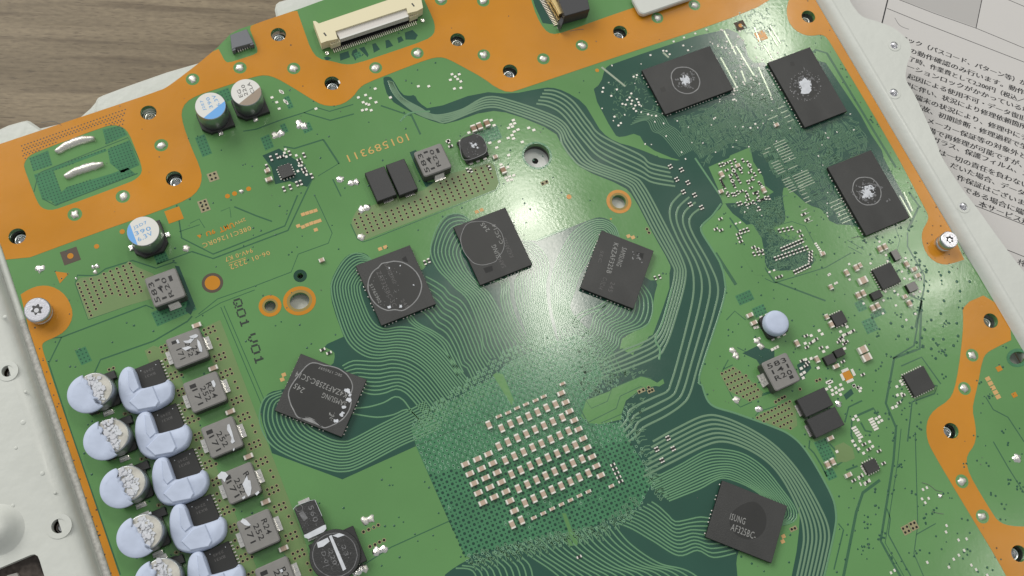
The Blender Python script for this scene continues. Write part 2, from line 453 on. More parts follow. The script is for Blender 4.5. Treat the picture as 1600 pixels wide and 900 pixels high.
openings = [circ(c, r, 28) for c, r in HOLES] + [circ(*BIG, 40)] + [circ(c, r, 28, rx, math.radians(-5)) for c, r, rx in SLOTS]
board = holed('circuit_board', [tuple(p[:2]) for p in BOARD], openings, -TH, 0.0, [M_GREEN, M_FR4],
              label='large green circuit board with orange copper borders crowded with chips and capacitors', category='circuit board')

def sheet(name, px, mt, z, it=1, holes=(), z0=0.0005, label=None):
    pts = chaikin([tuple(P(*p)[:2]) for p in px], it)
    hs = [list(h) for h in holes if inside(h[0], pts)]
    if hs: return holed(name, [tuple(p[:2]) for p in pts], hs, z0, z, [mt, mt], board, label=label)
    q = MB(); q.prism(pts, z0, z); return q.build(name, mt, board, label=label)

# bare laminate seen through the dark mask
DARK1 = [(405, 645), (410, 625), (422, 612), (440, 609), (470, 600), (520, 572), (524, 553), (518, 547), (503, 541), (537, 526), (537, 526), (537, 526), (520, 480), (516, 455), (517, 438), (530, 413), (542, 399), (556, 394), (572, 396), (581, 406), (610, 430), (659, 424), (668, 412), (672, 400), (674, 385), (685, 355), (696, 340), (711, 332), (726, 335), (736, 346), (760, 380), (812, 375), (838, 376), (838, 376), (838, 376), (927, 341), (940, 339), (955, 345), (966, 362), (968, 400), (1012, 438), (1029, 438), (1021, 466), (1021, 490), (1015, 503), (1000, 513), (972, 528), (969, 545), (1000, 560), (1030, 700), (1100, 900), (1100, 970), (690, 970), (690, 902), (712, 885), (740, 870), (725, 868), (650, 697), (650, 697), (650, 697), (535, 749), (535, 749), (535, 749), (425, 708), (425, 708), (425, 708)]
DARK2 = [(597, 122), (605, 119), (613, 122), (628, 148), (640, 150), (648, 148), (654, 160), (672, 172), (750, 143), (800, 147), (840, 139), (860, 136), (882, 142), (912, 160), (927, 185), (940, 207), (962, 222), (992, 230), (1045, 252), (1090, 247), (1127, 310), (1130, 322), (1112, 337), (1097, 350), (1095, 360), (1112, 390), (1127, 417), (1134, 450), (1127, 482), (1092, 587), (1096, 602), (1110, 632), (1130, 641), (1200, 662), (1230, 675), (1250, 690), (1275, 725), (1297, 767), (1306, 800), (1305, 830), (1289, 900), (1277, 960), (1225, 960), (1237, 900), (1247, 850), (1251, 782), (1247, 805), (1240, 817), (1227, 821), (1190, 830), (1160, 850), (1152, 866), (1150, 885), (1160, 960), (1080, 960), (1010, 690), (980, 560), (1020, 524), (1048, 422), (1047, 412), (1020, 365), (990, 307), (975, 291), (910, 265), (892, 247), (877, 225), (867, 205), (800, 177), (762, 172), (700, 194), (682, 192), (640, 175), (607, 155)]
DARK4 = [(924, 142), (939, 130), (945, 107), (955, 100), (1130, 42), (1160, 55), (1172, 100), (1200, 96), (1257, 200), (1324, 172), (1345, 186), (1388, 250), (1360, 234), (1292, 262), (1352, 364), (1338, 352), (1298, 350), (1288, 328), (1262, 320), (1240, 300), (1225, 290), (1222, 305), (1228, 340), (1224, 350), (1205, 352), (1217, 372), (1250, 377), (1262, 395), (1275, 405), (1264, 420), (1205, 424), (1196, 416), (1192, 390), (1180, 365), (1160, 345), (1140, 330), (1124, 300), (1088, 250), (1062, 252), (1010, 230), (997, 207), (970, 215), (960, 211)]
sheet('bare_laminate_area', DARK1, M_DARK, 0.010)
sheet('bare_laminate_area', DARK2, M_DARK, 0.012)
sheet('bare_laminate_area', DARK4, M_DARK, 0.011)
for px in ([(1278, 95), (1290, 98), (1345, 180), (1425, 330), (1408, 340), (1390, 310), (1345, 235), (1325, 180)],     # strips beside the chips
           [(1160, 552), (1184, 540), (1210, 548), (1210, 570), (1190, 575), (1182, 562)],
           [(640, 238), (650, 234), (668, 285), (700, 282), (712, 270), (720, 275), (716, 282), (690, 292), (665, 292), (650, 262)],
           [(410, 243), (436, 232), (456, 246), (466, 252), (478, 262), (488, 280), (480, 292), (452, 283), (430, 288), (424, 262)],
           [(1245, 570), (1262, 560), (1268, 575), (1258, 586), (1252, 592)],
           [(1318, 617), (1330, 607), (1334, 615), (1322, 625)],
           [(273, 415), (280, 416), (305, 478), (298, 492), (290, 486), (293, 466)]):
    sheet('bare_laminate_area', px, M_DARK, 0.009, 0)
FIELD = [(650, 697), (642, 668), (672, 648), (700, 630), (742, 604), (775, 588), (790, 568), (840, 545), (900, 522), (925, 545), (945, 590), (915, 625), (912, 650), (940, 662), (972, 660), (985, 690), (1003, 722), (1018, 755), (1000, 790), (975, 803), (905, 830), (860, 838), (800, 850), (760, 862), (727, 870)]
sheet('via_field_area', FIELD, M_FIELD, 0.016, 0)
GREEN_OVER = [
 [(916, 625), (948, 613), (953, 611), (957, 606), (1001, 588), (1016, 592), (1027, 598), (1036, 592), (1038, 599), (1030, 604), (1023, 603), (995, 613), (978, 626), (971, 647), (972, 655), (938, 663), (919, 661), (908, 650)],
 [(1107, 261), (1139, 247), (1141, 243), (1172, 230), (1177, 253), (1192, 276), (1195, 290), (1209, 300), (1189, 312), (1169, 318), (1147, 317), (1130, 318), (1122, 295)],
 [(1160, 352), (1176, 350), (1190, 372), (1195, 398), (1195, 420), (1200, 430), (1180, 430), (1160, 400)],
 [(770, 586), (776, 582), (786, 585), (803, 626), (800, 634), (792, 622), (780, 602)],
 [(878, 802), (884, 802), (893, 826), (904, 842), (902, 852), (888, 853), (884, 840), (888, 830)],
 [(1018, 495), (1026, 462), (1030, 438), (1046, 428), (1046, 450), (1036, 480), (1020, 523), (968, 546), (972, 529), (1002, 514), (1015, 505)]]
for px in GREEN_OVER: sheet('copper_pour_island', px, M_GREEN, 0.020, 0)
OLIVES = [
 [(551, 341), (557, 329), (602, 314), (640, 303), (662, 297), (690, 276), (716, 268), (767, 254), (773, 260), (779, 286), (774, 296), (705, 322), (567, 376), (560, 374), (549, 350)],
 [(118, 442), (126, 434), (150, 431), (190, 418), (201, 408), (214, 417), (240, 428), (245, 444), (240, 466), (205, 476), (138, 499)],
 [(1125, 585), (1147, 572), (1156, 580), (1192, 612), (1190, 620), (1172, 628), (1150, 616), (1140, 612)],
 [(1181, 654), (1188, 646), (1212, 638), (1235, 624), (1243, 640), (1246, 665), (1236, 672), (1216, 668)],
 [(318, 512), (344, 500), (352, 520), (478, 850), (490, 900), (455, 900), (440, 850), (330, 560)],
 [(226, 548), (240, 540), (266, 548), (400, 885), (404, 910), (366, 910)],
 [(1304, 697), (1318, 691), (1332, 700), (1336, 716), (1322, 722), (1308, 722)]]
for px in OLIVES: sheet('exposed_pour_area', px, M_OLIVE, 0.014, 0)

# orange copper borders with openings for screws and soldered posts
POSTS = [(301, 124), (375, 106), (459, 107), (587, 106), (652, 83), (756, 86), (689, 0), (755, 2), (849, 92), (909, 71), (1027, 28), (1085, 8), (252, 227), (192, 307), (117, 335), (1519, 555), (1507, 607), (1503, 752), (1535, 807)]
post_open = [circ(P(*p), 1.42, 24) for p in POSTS]
ORANGE_A = [(12, 415), (0, 378), (-62, 246), (0, 225), (126, 183), (252, 141), (264, 134), (275, 126), (308, 101), (340, 74), (346, 85), (351, 95), (357, 98.5), (380, 91), (401, 84), (403, 78), (397, 62), (389, 42), (400, 37), (432, 26), (464, 15.5), (466, 22), (476, 50), (485, 76), (497, 92), (520, 96), (538, 101), (556, 100), (610, 82), (665, 63), (678, 54), (680, 42), (677, 30), (663, 0), (650, -30), (900, -130), (820, -30), (830, 0), (838, 25), (850, 46), (862, 54), (880, 51), (935, 31), (990, 12), (1040, -5), (1160, -45), (1215, -20), (1204, 3), (1120, 37), (960, 90), (815, 139), (795, 145), (775, 137), (755, 122), (728, 107), (700, 92), (687, 89), (670, 92), (620, 111), (572, 130), (561, 138), (552, 151), (537, 162), (520, 166), (503, 164), (485, 154), (458, 137), (432, 122), (415, 117), (397, 120), (366, 130), (336, 140), (308, 149), (290, 160), (283, 175), (286, 195), (298, 228), (312, 260), (316, 278), (311, 296), (295, 311), (250, 329), (150, 364)]
POCKET = [(37.5, 262), (38, 254), (45, 244), (58, 237), (162, 198), (178, 195), (193, 199), (202, 209), (212, 234), (221, 258), (222, 270), (214, 279), (203, 285), (95, 325), (78, 329), (65, 325), (58, 315), (48, 290)]
pocket = [tuple(p) for p in chaikin([tuple(P(*p)[:2]) for p in POCKET], 1)]
ORANGE_B = [(28, 463), (45, 452), (62, 446), (80, 447), (97, 456), (108, 470), (114, 488), (111, 504), (101, 518), (86, 527), (71, 533), (65.5, 538), (67, 548), (75, 572), (110, 675), (149, 788), (187, 900), (230, 1030), (218, 1030), (175, 900), (99, 675)]
ORANGE_C = [(1180, -160), (1240, -45), (1236, -10), (1230, 8), (1229, 20), (1232, 34), (1242, 47), (1257, 55), (1270, 56), (1281, 54), (1289, 56), (1297, 66), (1392, 225), (1446, 327), (1451, 338), (1449, 347), (1441, 360), (1440, 376), (1447, 396), (1460, 409), (1476, 414), (1490, 411), (1512, 404), (1407, 225), (1274, 0)]
ORANGE_D = [(1547, 457), (1504, 476), (1505, 500), (1504, 525), (1498, 575), (1491, 610), (1482, 626), (1460, 640), (1450, 654), (1447, 670), (1449, 688), (1457, 706), (1507, 790), (1560, 877), (1580, 915), (1620, 990), (1740, 1010), (1700, 880), (1640, 823), (1590, 823), (1570, 820), (1558, 813), (1550, 801), (1532, 772), (1515, 742), (1510, 724), (1511, 711), (1522, 696), (1525, 682), (1524, 664), (1519, 640), (1523, 620), (1527, 604), (1535, 562), (1541, 552), (1552, 545), (1589, 527)]
OPEN_PO = openings + post_open
sheet('orange_copper_border', ORANGE_A, M_ORANGE, 0.034, 1, OPEN_PO + [pocket], label='orange copper border along the top left edge around the connectors')
sheet('orange_copper_border', ORANGE_B, M_ORANGE, 0.034, 1, OPEN_PO, label='narrow orange copper strip with rounded screw tab along the left edge')
sheet('orange_copper_border', ORANGE_C, M_ORANGE, 0.034, 1, OPEN_PO, label='narrow orange copper strip with two screw tabs along the right edge')
sheet('orange_copper_border', ORANGE_D, M_ORANGE, 0.034, 1, OPEN_PO, label='winding orange copper border at the lower right')
ALLOR = [[tuple(P(*p)[:2]) for p in o] for o in (ORANGE_A, ORANGE_B, ORANGE_C, ORANGE_D)]
DARKS = [[tuple(P(*p)[:2]) for p in o] for o in (DARK1, DARK2, DARK4)]
BOARD2 = [tuple(p[:2]) for p in BOARD]

# gold rims, orange marks
def ring_part(name, c, r0, r1, z, mt, rx=1.0, z0=0.0, parent=None):
    q = MB(); n = 32; v = []
    a0, a1 = circ(c, r0, n, r0 * rx, math.radians(-5)), circ(c, r1, n, r1 + r0 * (rx - 1), math.radians(-5))
    vs = [(*p, z0) for p in a1] + [(*p, z) for p in a1] + [(*p, z) for p in a0] + [(*p, z0) for p in a0]
    q.add(vs, [[k * n + i, k * n + (i + 1) % n, (k + 1) * n + (i + 1) % n, (k + 1) * n + i] for k in range(3) for i in range(n)])
    return q.build(name, mt, parent or board)
for (c, r, rx), r2, r3 in zip(SLOTS[:3], (2.05, 1.55, 2.3), (2.75, 2.25, 3.05)):
    k = rx / r
    oring = ring_part('orange_hole_ring', c, r2, r3, 0.04, M_ORANGE, 1 + (k - 1) * r / r2)
    ring_part('gold_hole_rim', c, r * 1.005, r2, 0.03, mat('dull_gold_rim', (0.26, 0.19, 0.04), 0.45) if 'dull_gold_rim' not in MATS else MATS['dull_gold_rim'], k, parent=oring)
ring_part('hole_ring', SLOTS[3][0], 0.64, 1.35, 0.02, M_VIADOT)
ring_part('hole_ring', SLOTS[4][0], 1.3, 2.0, 0.03, M_FIELD, 1.5)
ring_part('hole_ring', BIG[0], 2.87, 3.3, 0.03, M_FIELD)
surr = ring_part('copper_dot_surround', P(332, 442), 1.5, 2.1, 0.02, M_BROWN)
def dot_part(name, px, r, mt, z=0.03, parent=None):
    q = MB(); q.disc(P(*px), r, z, 24, 0, 0.001); return q.build(name, mt, parent or board)
dot_part('copper_dot', (332, 442), 1.52, M_ORANGE, 0.032, surr)
for px, r in (((1142, 355), .0), ((191, 362), .52), ((151, 385), .5), ((355.5, 306.5), .5), ((366.5, 302.5), .5), ((388.5, 295), .5), ((889, 307.5), .55), ((933, 110), .45), ((954.5, 342), .2)):
    if r: dot_part('copper_dot', px, r, M_ORANGE)
def pad(name, px, l, wd, mt, z=0.035, deg=0.0):
    q = MB(); q.prism(rect(P(*px), l, wd, math.radians(deg)), 0.001, z); return q.build(name, mt, board)
pad('copper_square', (272, 336), 3.1, 2.9, M_ORANGE)
kp = pad('keepout_square', (110, 400), 3.3, 3.0, M_BROWN, 0.02); dot_part('copper_dot', (110, 400), .6, M_ORANGE, 0.04, kp)
kp = pad('keepout_square', (1157, 40), 2.55, 2.4, M_BROWN, 0.02); dot_part('copper_dot', (1157, 40), .5, M_ORANGE, 0.04, kp)
pad('copper_square', (1189, 56), 2.65, 2.4, M_ORANGE)
pad('copper_square', (1561, 576), 1.3, 1.1, M_ORANGE); pad('copper_square', (1585, 617), 1.2, 1.0, M_ORANGE)
pad('copper_square', (1324, 586.5), 1.95, 1.95, M_ORANGE)
sheet('copper_triangle', [(86, 424), (108, 427), (93.5, 443)], M_ORANGE, 0.03, 0)
for k in range(5): pad('copper_pad', (1543.5 + 4 * k, 592 + 7 * k), 1.15, .85, M_GOLD, 0.03, -0)
for x, y in ((594, 389), (602, 386), (745, 331), (752.5, 328), (982, 369), (989, 371), (443.5, 585.5), (441, 593), (1224, 838), (1223, 846),
             (473.5, 335), (480, 333), (486.5, 331), (493, 329), (466, 353), (473.5, 354.5), (480, 351.5), (486.5, 349), (493, 347), (499, 345), (493.5, 359)):
    pad('gold_pad', (x, y), .82, .72, M_GOLD, 0.035, 0 if x < 900 else 0)
M_OLPAD = mat('olive_bare_pad', (.30, .27, .15), .4, noise=.1)
for px, l, wd in (((333, 276), 2.1, 2.0), ((318.7, 321.5), 2.0, 2.7), ((1415.8, 827.8), 1.75, 1.8), ((1427.6, 821.2), 1.75, 1.8), ((851, 285.5), 1.7, .9), ((1002, 610.5), 1.7, .85), ((1016.8, 610.5), 1.5, .85), ((1239.5, 826.3), 1.6, .85)):
    pad('bare_pad', px, l, wd, M_OLPAD, .025)
# grooves: narrow gaps in the copper pour (dark green lines)
def groove(pts, wpx, mt=M_GROOVE, z=0.008):
    q = MB(); q.ribbon(PM(pts), wpx * MMPX, 0.0005, z, taper=0.05); return q.build('pour_gap', mt, board, kind='stuff')
for pts, wpx in (
    ([(611, 855), (747, 794)], 1.6), ([(569, 882), (611, 855)], 1.6),
    ([(548, 350), (551, 357), (559, 374), (567, 378), (580, 374), (775, 297), (781, 289), (775, 262), (771, 256)], 1.5),
    ([(118, 443), (121, 430), (150, 431), (165, 420), (207, 407), (244, 419), (270, 410), (276, 411)], 2.2),
    ([(118, 443), (138, 499), (228, 467)], 2.2), ([(80, 528), (96, 527), (228, 477), (240, 482)], 2.2), ([(96, 527), (76, 568), (110, 672), (188, 898)], 2.0),
    ([(148, 582), (157, 562), (240, 533), (293, 502), (300, 494)], 2.4), ([(276, 320), (284, 372), (333, 397), (445, 353), (465, 305)], 2.3), ([(300, 393), (333, 404), (450, 360), (490, 275)], 2.3),
    ([(245, 413), (300, 393)], 1.8), ([(366, 323), (400, 337), (425, 346)], 2.4), ([(310, 491), (340, 467), (395, 448), (455, 425), (466, 397), (513, 380), (519, 364), (492, 306)], 1.3),
    ([(305, 497), (345, 473), (398, 453)], 1.2), ([(345, 480), (412, 640)], 1.2), ([(350, 478), (416, 632)], 1.2),
    ([(400, 202), (440, 187), (475, 176), (516, 188), (553, 178)], 2.2), ([(400, 202), (380, 205)], 2.0), ([(475, 176), (495, 168), (515, 174), (552, 163)], 1.8), ([(642, 178), (657, 210)], 3.2), ([(595, 165), (642, 181)], 2.6),
    ([(505, 218), (530, 256)], 3.0), ([(443, 229), (460, 232), (505, 218)], 2.6), ([(520, 280), (533, 307)], 2.0), ([(497, 275), (530, 255)], 1.2),
    ([(1420, 460), (1440, 470), (1437, 545), (1428, 548), (1397, 560), (1384, 630), (1400, 668), (1396, 720), (1376, 845), (1402, 892), (1430, 940)], 4.0),
    ([(1408, 670), (1403, 720), (1383, 848), (1415, 905)], 1.4), ([(1440, 470), (1428, 540), (1395, 560)], 3.0),
    ([(1375, 750), (1348, 770), (1338, 800), (1318, 900), (1312, 935)], 4.5), ([(1386, 795), (1391, 810), (1388, 835), (1412, 880), (1440, 930)], 2.2), ([(1310, 818), (1318, 828), (1303, 890)], 2.2),
    ([(1430, 675), (1434, 820), (1428, 865), (1445, 905)], 1.6), ([(1432, 835), (1462, 818)], 1.6),
    ([(1145, 570), (1130, 577), (1126, 585), (1148, 628), (1157, 636), (1175, 628)], 1.5), ([(1130, 577), (1138, 562)], 1.5), ([(1152, 543), (1180, 557), (1185, 565)], 1.5),
    ([(1174, 622), (1213, 610), (1258, 588)], 4.0), ([(1180, 650), (1186, 643), (1214, 634)], 1.4),
    ([(1265, 688), (1264, 700), (1272, 708), (1284, 728), (1292, 745)], 2.6), ([(1296, 693), (1306, 704), (1316, 722), (1308, 727)], 2.6), ([(1320, 660), (1326, 636), (1347, 626)], 2.6),
    ([(1333, 652), (1365, 638), (1372, 650)], 3.6), ([(1331, 655), (1330, 680), (1342, 708)], 3.0), ([(1345, 660), (1352, 673), (1362, 675)], 3.0), ([(1322, 735), (1340, 728)], 3.0),
    ([(1410, 595), (1465, 603), (1460, 615), (1425, 628), (1418, 690)], 2.6), ([(1408, 572), (1440, 558), (1470, 600)], 2.4),
    ([(1135, 500), (1148, 486), (1165, 500)], 1.6), ([(1324, 375), (1350, 390)], 1.4), ([(1325, 385), (1347, 397)], 1.4), ([(1195, 435), (1210, 442), (1290, 418), (1330, 395)], 1.6), ([(1205, 355), (1237, 346), (1258, 353), (1275, 385)], 1.3),
    ([(1170, 385), (1192, 432)], 1.4), ([(1402, 390), (1406, 375), (1395, 345)], 1.2), ([(1235, 98), (1258, 92), (1275, 78), (1292, 83), (1400, 262)], 4.5),
    ([(1418, 360), (1436, 322), (1420, 300)], 4.0), ([(1418, 363), (1418, 385), (1444, 430), (1444, 450), (1430, 512)], 3.0),
    ([(1540, 620), (1552, 640), (1575, 652), (1600, 690)], 2.0), ([(1552, 690), (1575, 730), (1600, 770)], 2.0), ([(1140, 340), (1210, 440), (1290, 470)], 3.0),
    ([(1118, 395), (1150, 445)], 5.5), ([(280, 362), (312, 351)], 1.2), ([(345, 330), (359, 324), (361, 340)], 1.0), ([(297, 349), (311, 342), (320, 356)], 1.0),
    ([(53, 300), (60, 272), (66, 268), (200, 215), (222, 258)], 1.6), ([(66, 310), (86, 321), (215, 271)], 2.0)):
    groove(pts, wpx)

# ------------------------------------------------------------------ trace bundles
def bundle(A, B, n, wpx=2.25, z1=0.045, skip=(), jit=0.0, mt=None, double=False):
    q = MB()
    for k in range(n):
        if k in skip: continue
        t = k / (n - 1) if n > 1 else 0
        pts = [(a[0] + (b[0] - a[0]) * t, a[1] + (b[1] - a[1]) * t) for a, b in zip(A, B)]
        pts = spline([tuple(P(*p)[:2]) for p in pts], 0.7)
        if double:
            for s_ in (-1, 1):
                off = []
                for i, p in enumerate(pts):
                    d = (pts[min(i + 1, len(pts) - 1)] - pts[max(i - 1, 0)]); d = d.normalized() if d.length else Vector((1, 0))
                    off.append((p.x - d.y * s_ * double, p.y + d.x * s_ * double))
                q.ribbon(off, wpx * MMPX, 0.011, z1)
        else: q.ribbon(pts, wpx * MMPX, 0.011, z1)
    return q.build('trace_bundle', mt or M_TRACE, board, kind='stuff')
BUNDLES = [
 ([(440, 611), (415, 621), (406, 643), (408, 668), (425, 696), (462, 717), (510, 733), (535, 737), (562, 730), (625, 697), (655, 684), (690, 668)],
  [(470, 640), (470, 645), (472, 650), (476, 657), (484, 668), (498, 677), (518, 687), (538, 690), (552, 686), (590, 666), (630, 646), (665, 628)], 11),
 ([(535, 572), (552, 564), (578, 565), (596, 565), (613, 562), (633, 566), (652, 576), (670, 592), (700, 630)],
  [(556, 608), (568, 613), (580, 616), (592, 616), (605, 613), (619, 608), (633, 613), (646, 626), (672, 658)], 9),
 ([(550, 638), (575, 636), (600, 629), (617, 620), (630, 625), (645, 645), (660, 660)],
  [(545, 645), (560, 648), (590, 652), (615, 648), (635, 640), (650, 650), (660, 668)], 2),
 ([(583, 408), (571, 399), (556, 395.5), (543, 401.5), (531, 416), (519, 440), (518, 455), (522, 475), (537, 521), (550, 542), (570, 556), (590, 560), (615, 557), (642, 563), (668, 582), (700, 622)],
  [(590, 430), (585, 430), (580, 432), (572, 436), (566, 440), (562, 448), (563, 456), (567, 470), (578, 496), (590, 510), (604, 514), (615, 512), (632, 511), (655, 517), (690, 545), (738, 602)], 11),
 ([(632, 490), (640, 503), (652, 512), (672, 522), (690, 537), (703, 560), (715, 588)], [(642, 490), (648, 500), (658, 508), (678, 518), (698, 533), (711, 556), (724, 582)], 3),
 ([(650, 480), (664, 490), (674, 500), (682, 510), (698, 521), (712, 545), (722, 570), (730, 575), (742, 600)], [(665, 432), (682, 441), (695, 450), (703, 460), (720, 470), (733, 490), (752, 535), (754, 548), (766, 566)], 8),
 ([(736, 346), (724, 336), (710, 334), (694, 340), (681, 360), (673, 388), (676, 406), (687, 424), (699, 436), (712, 450), (726, 462), (737, 480), (752, 520), (756, 540), (768, 560)],
  [(745, 375), (738, 376), (732, 378), (726, 381), (722, 386), (719, 394), (721, 404), (728, 420), (735, 430), (747, 443), (762, 456), (775, 476), (797, 520), (808, 535), (815, 556)], 9),
 ([(812, 425), (810, 430), (806, 438), (805, 450), (807, 470), (815, 495), (826, 527), (833, 548)], [(816, 375), (834, 381), (848, 393), (856, 408), (857, 420), (852, 448), (857, 490), (869, 535)], 14),
 ([(752, 443), (780, 440), (784, 452), (783, 470), (792, 500), (808, 530), (825, 550)], [(790, 430), (792, 436), (796, 446), (795, 460), (802, 488), (815, 515), (832, 542)], 4),
 ([(968, 372), (962, 355), (950, 346), (935, 343), (915, 349), (893, 366), (878, 391), (866, 420), (861, 450), (864, 485), (870, 510), (876, 538)],
  [(945, 385), (940, 375), (937, 372), (934, 374), (930, 382), (924, 395), (917, 410), (905, 430), (897, 455), (890, 480), (902, 500), (925, 522)], 11),
 ([(1005, 445), (1016, 460), (1020, 476), (1018, 494), (1008, 510), (972, 524), (966, 540), (952, 554), (944, 572)],
  [(955, 470), (950, 474), (945, 478), (940, 482), (935, 486), (928, 494), (922, 515), (905, 530), (890, 545)], 12),
 ([(950, 468), (935, 478), (910, 488), (900, 495), (893, 508)], [(954, 472), (937, 483), (914, 492), (904, 500), (898, 512)], 2),
 # the long corridor from the top edge, round the right side of the processor
 ([(1010, 753), (1060, 728), (1105, 704), (1135, 703), (1165, 711), (1195, 732), (1222, 765), (1240, 790), (1245, 804), (1240, 815), (1215, 822)],
  [(1045, 783), (1070, 773), (1095, 763), (1115, 752), (1130, 747), (1150, 752), (1172, 762), (1190, 775), (1198, 790), (1198, 800), (1185, 806)], 12),
 ([(1120, 812), (1095, 808), (1075, 812), (1055, 815), (1045, 806), (1030, 792), (1018, 784)], [(1150, 864), (1115, 871), (1090, 860), (1060, 868), (1020, 845), (985, 825), (957, 815)], 10),
 ([(957, 817), (985, 850), (1030, 880), (1080, 895), (1140, 945)], [(806, 850), (830, 870), (860, 890), (880, 910), (890, 950)], 17),
 ([(800, 850), (815, 870), (830, 890), (838, 950)], [(712, 888), (735, 890), (745, 905), (750, 950)], 10)]
for b_ in BUNDLES: bundle(*b_)
M_TRACE3 = mat('pale_masked_pair', (0.155, 0.262, 0.160), 0.16)
M_TRACE2 = mat('dull_masked_pair', (0.115, 0.225, 0.132), 0.16)
for b_ in (
 ([(607, 126), (618, 150), (650, 176), (682, 188), (700, 190), (760, 168), (800, 175), (867, 202), (879, 226), (893, 246), (912, 262), (975, 287), (992, 305), (1022, 362), (1049, 410), (1054, 430), (1042, 480), (1023, 524), (970, 549), (935, 566)],
  [(613, 128), (628, 152), (655, 168), (680, 180), (720, 172), (760, 152), (800, 158), (872, 185), (897, 214), (917, 240), (935, 255), (988, 275), (1007, 292), (1036, 345), (1066, 405), (1071, 435), (1058, 488), (1040, 540), (1020, 560), (940, 590)], 5, 3.2, 0.042),
 ([(850, 141), (870, 143), (895, 158), (920, 190), (940, 212), (1000, 242), (1015, 255), (1045, 263)], [(838, 162), (858, 166), (880, 180), (912, 220), (940, 247), (1000, 275), (1020, 285), (1055, 291)], 5, 3.3, 0.042),
 ([(1067, 300), (1050, 318), (1047, 340), (1058, 370), (1078, 410), (1084, 440), (1080, 480), (1060, 560), (1048, 600), (1042, 612), (1020, 622), (985, 640), (980, 655), (970, 668)],
  [(1097, 324), (1082, 335), (1077, 348), (1084, 368), (1110, 415), (1122, 450), (1115, 490), (1091, 570), (1078, 615), (1066, 632), (1040, 650), (1005, 668), (998, 678), (982, 690)], 4, 3.3, 0.042),
 ([(1020, 690), (1060, 668), (1100, 650), (1130, 652), (1175, 672), (1215, 700), (1250, 740), (1280, 790), (1295, 830), (1290, 870), (1270, 950)],
  [(1005, 745), (1050, 722), (1100, 697), (1130, 690), (1165, 700), (1200, 722), (1225, 752), (1249, 800), (1256, 835), (1252, 870), (1234, 950)], 7, 3.3, 0.042)):
    bundle(*b_, mt=M_TRACE3)
for pts in ([(1134, 450), (1127, 482), (1093, 587), (1097, 602), (1111, 632), (1150, 646), (1200, 664), (1235, 680), (1262, 708), (1297, 769), (1306, 800), (1304, 830), (1288, 900), (1277, 950)],
            [(1127, 318), (1113, 337), (1098, 351), (1096, 362), (1113, 390), (1128, 417), (1134, 450)],
            [(625, 190), (640, 177), (672, 174)], [(838, 376), (885, 357)], [(1086, 247), (1127, 308)], [(1050, 450), (1036, 500), (1024, 530), (1031, 545), (1030, 562)]):
    bundle(pts, pts, 1, 3.2)
for pts in ([(648, 696), (664, 692), (700, 676), (756, 658)], [(768, 648), (772, 660)], [(893, 612), (905, 636), (930, 682), (960, 740)]):
    groove(pts, 2.0, z=0.024)

for pts, w_ in (([(916, 626), (924, 638), (949, 627), (956, 607), (1001, 588), (1018, 591)], 1.2), ([(919, 660), (963, 638), (969, 619), (1001, 604), (1010, 607)], 1.4), ([(939, 661), (971, 647)], 1.4)): groove(pts, w_, z=.024)
# BGA lands, vias and stub traces under the processor
FP = [tuple(P(*p)[:2]) for p in FIELD]
o0, ex, ey = P(650, 697), Vector((0.8, 0)), Vector((0, -0.8))
qa, qb, qc = MB(), MB(), MB()
rg = random.Random(3)
EXT = [tuple(P(*p)[:2]) for p in ((648, 690), (728, 878), (905, 848), (990, 812), (1024, 758), (985, 650), (968, 600), (950, 555), (925, 520), (885, 515), (830, 530), (780, 555), (735, 590), (690, 622), (645, 655))]
GO = [[tuple(P(*p)[:2]) for p in o] for o in GREEN_OVER]
for i in range(-6, 70):
    for j in range(-40, 44):
        c = (o0.x + 0.4 + .8 * i, o0.y - .8 * j)
        if not inside(c, EXT) or any(inside(c, g) for g in GO): continue
        infield = inside(c, FP)
        lower = (c[1] < o0.y - 6 - 0.25 * (c[0] - o0.x)) and rg.random() < .97
        if infield and (i + j) % 2 == 0: qa.disc(c, .30 if lower else .20, 0.022, 8)
        elif infield: qa.disc(c, .16, 0.022, 6)
        if not lower or not infield:
            if (i + j) % 2 == 0:
                qb.ring(c, .17, .29, 0.05, 8, 0.012); qa.disc(c, .18, 0.03, 7)
            if rg.random() < .5:
                L = rg.uniform(.4, .75)
                qb.ribbon([(c[0], c[1]), (c[0] + .06, c[1] + L)], .17, 0.012, 0.045)
for i in range(4, 44):
    for j in range(-36, 8):
        c = (o0.x + .8 * i, o0.y - .8 * j)
        if inside(c, EXT) and not any(inside(c, g) for g in GO) and c[1] > o0.y + 1.5 + .12 * (c[0] - o0.x) and rg.random() < .92:
            qc.ribbon([(c[0] + rg.uniform(-.04, .04), c[1] - .34), (c[0], c[1] + .3)], .27, 0.012, 0.046)
for i in range(16):                                          # bright copper bars in the upper right part of the field
    a_ = Vector((838 + 7.0 * i, 571 - 3.3 * i)); b_ = a_ + Vector((34 - i * .3, 62))
    qc.ribbon(PM([a_, b_]), .17, 0.012, 0.045)
for i in range(8):
    a_ = Vector((690 + 9 * i, 640 - 4.2 * i)); qc.ribbon(PM([a_, a_ + Vector((10, 22))]), .16, 0.012, 0.045)
qa.build('via_land', M_VIADOT, board, kind='stuff'); qb.build('via_ring', mat('pale_tented_ring', (.185, .355, .225), .14), board, kind='stuff'); qc.build('trace_bundle', M_TRACE, board, kind='stuff')
